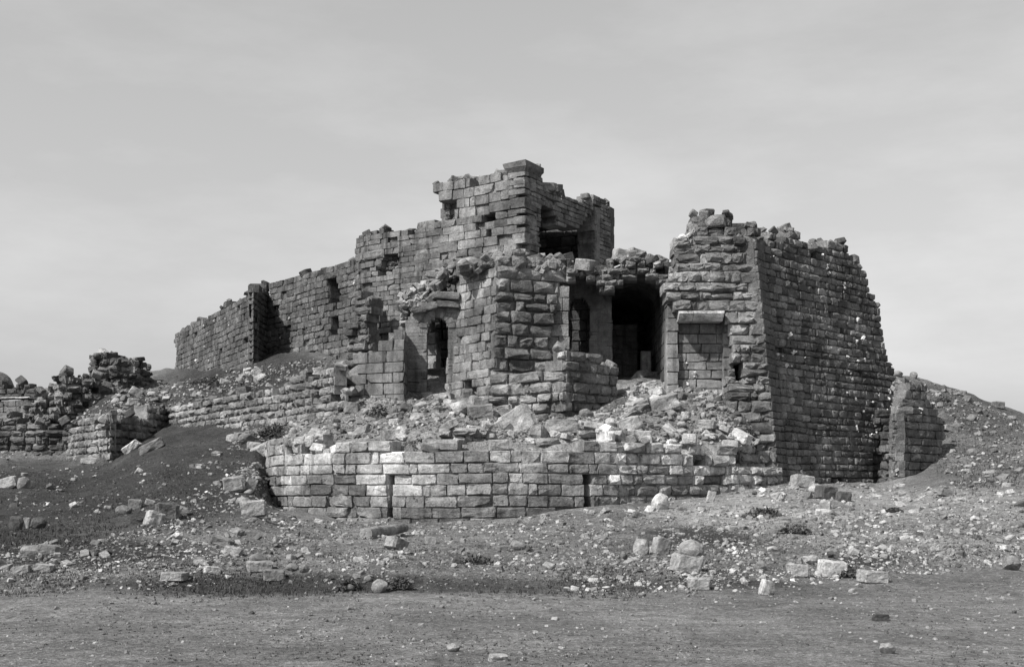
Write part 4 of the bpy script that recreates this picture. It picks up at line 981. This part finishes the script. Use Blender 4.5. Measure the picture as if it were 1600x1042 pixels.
# ------------------------------------------------------------------ rubble: the largest as things, the rest as one object
ROCKS = []
for i in range(14):
    st = stone_mesh('rubble_stone', 900 + i, (1, .8, .62), ('boulder', 'block', 'slab')[i % 3], None, .75 + .05 * i, .08)
    o = st.build('rubble_stone', 'rock'); ROCKS.append(o.data); bpy.data.objects.remove(o)
ZONES = [  # polygon in the photo, how many single stones, how many small ones, size range, label of the single stones, tone
 ([(960, 800), (1140, 775), (1240, 755), (1400, 760), (1590, 770), (1850, 785), (1850, 868), (1595, 880), (1340, 905), (1100, 915), (960, 925), (880, 925), (900, 880)], 98, 14000, 'rubble stone scattered on the gravel slope below the battered tower', 'stones on the gravel slope', 1.0),
 ([(500, 690), (470, 665), (530, 625), (640, 618), (700, 620), (760, 645), (900, 655), (970, 625), (1000, 598), (1060, 600), (1140, 620), (1190, 690), (1060, 690), (800, 688), (600, 686)], 90, 5200, 'rubble stone strewn over the terrace behind the bastion', 'stones on the rubble terrace', .82),
 ([(150, 850), (240, 810), (320, 770), (385, 725), (415, 735), (425, 800), (480, 815), (480, 860), (300, 905), (100, 905), (-220, 890), (-220, 850)], 54, 6600, 'rubble stone littering the lower left slope beside the bastion', 'stones on the lower left slope', .95),
 ([(440, 812), (700, 820), (960, 795), (960, 880), (800, 905), (500, 900), (430, 870)], 22, 4200, 'small stone on the bare ground below the bastion wall', 'stones below the bastion wall', .95),
 ([(-200, 935), (800, 935), (1100, 930), (1595, 895), (1800, 900), (1800, 1040), (-200, 1040)], 14, 8500, 'small stone lying on the flat open foreground', 'stones on the flat foreground', .9),
 ([(60, 640), (200, 600), (280, 600), (400, 575), (520, 560), (530, 590), (420, 605), (250, 640), (180, 660), (100, 690), (0, 720), (0, 700)], 14, 2600, 'stone lying on the hilltop grass below the curtain wall', 'stones on the hilltop', .85),
 ([(360, 700), (380, 670), (470, 660), (520, 660), (480, 690), (440, 700)], 14, 1500, 'stone in the spill between terrace wall and bastion', 'stones between terrace wall and bastion', .95),
 ([(1400, 600), (1480, 610), (1600, 660), (1850, 715), (1850, 785), (1600, 770), (1480, 760), (1480, 690)], 10, 4000, 'stone on the steep grass of the right-hand hill', 'stones on the right-hand hill', .85),
 ([(0, 730), (100, 730), (250, 720), (350, 700), (400, 740), (250, 800), (0, 840)], 10, 800, 'stone on the dark grass slope at the left', 'stones on the dark left slope', .8),
]
rub = Store(); r = random.Random(77)
for zi, (poly, nbig, nsmall, lab, grp, tn) in enumerate(ZONES):
    xs_ = [p[0] for p in poly]; ys_ = [p[1] for p in poly]
    def pick():
        for _ in range(60):
            a, b = r.uniform(min(xs_), max(xs_)), r.uniform(min(ys_), max(ys_))
            if in_poly(np.array([a]), np.array([b]), poly)[0]: return a, b
        return None
    made = 0
    for _ in range(nbig * 2):
        if made >= nbig: break
        q = pick(); p = hit(*q) if q and 4 < q[0] < 1596 else None
        if p is None: continue
        cl = .5 + fbm(p[0] * .35, p[1] * .35, 50, 2)
        if r.random() > .35 + cl: continue
        s = (6 + 15 * r.random() ** 2.2) * (.75 if zi in (4, 5, 7, 8) else 1) * p[1] / F
        if zi == 4: s = r.uniform(4, 9) * p[1] / F
        if zi == 1: s = (9 + 19 * r.random() ** 1.6) * p[1] / F
        o = bpy.data.objects.new('rubble_stone', r.choice(ROCKS)); C.objects.link(o)
        o.location = (p[0], p[1], p[2] - s * .2); o.scale = (s * r.uniform(.85, 1.35), s * r.uniform(.85, 1.2), s * r.uniform(.6, 1.1)); o.rotation_euler = (r.gauss(0, .2), r.gauss(0, .25), r.uniform(0, 6.28))
        tag(o, lab, 'stone', grp); made += 1
    for _ in range(nsmall):
        q = pick()
        if q is None: continue
        # step in plan rather than along sight lines: several little stones round each point hit
        p = hit(*q)
        if p is None: continue
        cl = .5 + fbm(p[0] * .5, p[1] * .5, 52, 3)
        if r.random() > .25 + cl * .9: continue
        s = min(8, r.lognormvariate(.34, .62)) * p[1] / F * (1.25 if zi == 1 else 1.) * (.6 if zi == 4 else 1.)
        x, y = p[0] + r.gauss(0, .15), p[1] + r.gauss(0, .5 if zi != 1 else .1)
        z = surf1(x, y)
        rock(rub, (x, y, z), s, r, tn * (r.uniform(.35, .8) if r.random() < .35 else r.uniform(.7, 1.5)), .4, None, .38)
tag(rub.build('rubble', 'rock'), None, None, None, 'stuff')

# ------------------------------------------------------------------ scrub and grass
def shrub(px, py, w, h, label, seed, mat='leaf', n=500, leaf=.05, nm='scrub_bush', tone=(.5, 1.3), cat='bush'):
    p = hit(px, py)
    if p is None: return
    rr = random.Random(seed); k = p[1] / F; W, H = w * k, h * k
    root = thing(nm, label, cat, tuple(p))
    st = Store(); tw = Store()
    for j in range(max(8, n // 40)):
        a = rr.uniform(0, 6.28); e = rr.uniform(.3, 1.0); tip = p + np.array([math.cos(a) * W * .42 * e, math.sin(a) * W * .35 * e, H * rr.uniform(.5, .95)])
        d = tip - p; sd = np.array([-d[1], d[0], 0]); sd = sd / (np.linalg.norm(sd) + 1e-6) * .012; b = p + d * .05 - np.array([0, 0, .03])
        tw.add([b - sd, b + sd, tip, b + np.array([0, 0, .02])], [(0, 1, 2), (1, 3, 2), (3, 0, 2)], 1.)
    for j in range(n):
        a = rr.uniform(0, 6.28); rad = rr.random() ** .5; lob = 1 + .35 * math.sin(a * 3 + seed) 
        q = p + np.array([math.cos(a) * W / 2 * rad * lob, math.sin(a) * W * .42 * rad * lob, H * (1 - rad ** 2.2) * rr.uniform(.05, 1.0) + .02])
        s = leaf * rr.uniform(.6, 1.5); u = np.array([rr.gauss(0, 1), rr.gauss(0, 1), rr.gauss(0, 1)]); u /= np.linalg.norm(u); w_ = np.cross(u, [rr.gauss(0, 1), rr.gauss(0, 1), rr.gauss(.5, 1)]); w_ /= np.linalg.norm(w_) + 1e-6
        st.add([q - u * s, q + w_ * s * .5, q + u * s, q - w_ * s * .5], [(0, 1, 2, 3)], rr.uniform(*tone))
    st.build('foliage', mat, tuple(p), root); tw.build('stem', 'twig', tuple(p), root)
BUSH = [(432, 682, 60, 26, 'dark low bush filling the angle beside the bastion top', 900, .07), (1322, 902, 30, 24, 'dark bush beside the large bright block', 600, .045), (1196, 808, 56, 18, 'low grey scrub on the pale slope below the battered tower', 700, .06),
        (1246, 832, 44, 14, 'dark flattened scrub below the low grey scrub', 600, .05), (592, 652, 40, 26, 'feathery dry weeds before the smooth buttress', 500, .06), (738, 880, 60, 16, 'low tuft on the gravel left of the lone pale stone', 500, .045),
        (545, 922, 34, 18, 'dark tuft in the bank beside the dark stone', 400, .04), (625, 920, 40, 22, 'dark tuft in the bank right of the pale knob-like boulder', 450, .04), 
        (1398, 800, 22, 8, 'small dark scrub on the gravel under the wall stump', 250, .05), (1475, 628, 22, 10, 'small scrub on the right-hand hill under the dark boulder', 250, .06), 
        (330, 600, 60, 12, 'dark scrub on the hilltop under the curtain wall', 500, .07), (660, 695, 60, 10, 'weeds hanging on the bastion rim near the very bright stone', 350, .05)]
for i, (px, py, w, h, lab, n, lf) in enumerate(BUSH): shrub(px, py, w, h * .8, lab, 40 + i, 'dry' if i in (2, 3, 4, 5, 11) else 'leaf', n, lf)
g = Store(); r = random.Random(5)
GZ = [([(500, 690), (530, 625), (700, 620), (900, 655), (1060, 600), (1190, 690), (800, 688)], 700, .09), ([(0, 925), (1590, 900), (1590, 1042), (0, 1042)], 3500, .02), ([(0, 880), (300, 885), (800, 885), (1000, 900), (1000, 928), (0, 930)], 5000, .045), ([(0, 720), (260, 700), (400, 680), (430, 760), (250, 830), (0, 870)], 9000, .06), ([(440, 815), (960, 800), (1200, 790), (1200, 900), (500, 900)], 3000, .05),
      ([(240, 640), (280, 590), (520, 570), (400, 605)], 2500, .12), ([(1400, 600), (1600, 660), (1600, 780), (1480, 760)], 3200, .11), ([(1100, 790), (1595, 790), (1595, 880), (1100, 910)], 1800, .05)]
for poly, n, hg in GZ:
    xs_ = [p[0] for p in poly]; ys_ = [p[1] for p in poly]
    for _ in range(n):
        a, b = r.uniform(min(xs_), max(xs_)), r.uniform(min(ys_), max(ys_))
        if not in_poly(np.array([a]), np.array([b]), poly)[0]: continue
        p = hit(a, b)
        if p is None: continue
        if vnoise(p[0] * .6, p[1] * .6, 12) < -.12: continue
        x, y = p[0] + r.gauss(0, .3), p[1] + r.gauss(0, .6); z = surf1(x, y)
        for _b in range(5):
            an = r.uniform(0, 6.28); h = hg * r.uniform(.4, 1.2); w = .008 + .06 * hg; dx, dy = math.cos(an), math.sin(an); ox, oy = r.gauss(0, hg * .5), r.gauss(0, hg * .5)
            g.add([(x + ox - dy * w, y + oy + dx * w, z - .01), (x + ox + dy * w, y + oy - dx * w, z - .01), (x + ox + dx * h * .7, y + oy + dy * h * .7, z + h)], [(0, 1, 2)], r.uniform(.45, 1.25))
tag(g.build('grass', 'leaf'), None, None, None, 'stuff')

# ------------------------------------------------------------------ camera, sun, sky
cam = bpy.data.cameras.new('camera'); co = bpy.data.objects.new('camera', cam); C.objects.link(co)
cam.sensor_width = 36; cam.lens = 36 * F / 1600; cam.shift_y = (HY - 521) / 1600; cam.shift_x = 0
co.location = (0, 0, EYE); co.rotation_euler = (math.pi / 2, 0, 0); cam.clip_end = 20000; cam.clip_start = .1
sc = bpy.context.scene; sc.camera = co
SUN_EL = math.radians(47); sx, sy = -.75, -.66
az = math.atan2(sx, sy)                                   # compass-like angle from +Y towards +X
from mathutils import Vector
d = Vector((math.cos(SUN_EL) * sx, math.cos(SUN_EL) * sy, 0)); hl = math.hypot(sx, sy); d = Vector((math.cos(SUN_EL) * sx / hl, math.cos(SUN_EL) * sy / hl, math.sin(SUN_EL)))
sun = bpy.data.lights.new('sun', 'SUN'); sun.energy = 4.4; sun.angle = math.radians(.53); sun.color = (1, .985, .965)
so = bpy.data.objects.new('sun', sun); C.objects.link(so); so.rotation_euler = d.to_track_quat('Z', 'Y').to_euler(); so.location = (-30, -20, 60)
w = bpy.data.worlds.new('World'); sc.world = w; w.use_nodes = True; nt = w.node_tree; nt.nodes.clear()
out = nt.nodes.new('ShaderNodeOutputWorld'); bg = nt.nodes.new('ShaderNodeBackground'); nt.links.new(bg.outputs[0], out.inputs[0])
sky = nt.nodes.new('ShaderNodeTexSky'); sky.sky_type = 'NISHITA'; sky.sun_disc = False; sky.sun_elevation = SUN_EL; sky.sun_rotation = az; sky.air_density = 1.2; sky.dust_density = 2.2
sp = nt.nodes.new('ShaderNodeSeparateColor'); nt.links.new(sky.outputs[0], sp.inputs[0])       # blue-sensitive plate: the sky's blue light as grey
mixv = mth(nt, 'ADD', mth(nt, 'MULTIPLY', sp.outputs[2], .8), mth(nt, 'MULTIPLY', sp.outputs[1], .2))
tc = nt.nodes.new('ShaderNodeTexCoord')
mp = N(nt, 'ShaderNodeMapping'); mp.inputs['Scale'].default_value = (2.2, 2.2, 7.0); mp.inputs['Rotation'].default_value = (.1, .12, .3); nt.links.new(tc.outputs['Generated'], mp.inputs['Vector'])
cl = ramp(nt, noise(nt, mp.outputs[0], 1.5, 7, .6), .42, .74, 0, .20)
mixv = mth(nt, 'MULTIPLY', mth(nt, 'POWER', mixv, .8), mth(nt, 'ADD', .98, cl))
cc = nt.nodes.new('ShaderNodeCombineColor')
for i in range(3): nt.links.new(mixv, cc.inputs[i])
nt.links.new(cc.outputs[0], bg.inputs[0]); bg.inputs[1].default_value = .135
sc.view_settings.view_transform = 'Standard'; sc.view_settings.look = 'None'; sc.view_settings.exposure = .5; sc.view_settings.gamma = 1
for o in C.objects:
    if o.type in ('MESH', 'EMPTY') and 'kind' not in o: o['kind'] = 'thing'
sc.cycles.max_bounces = 5
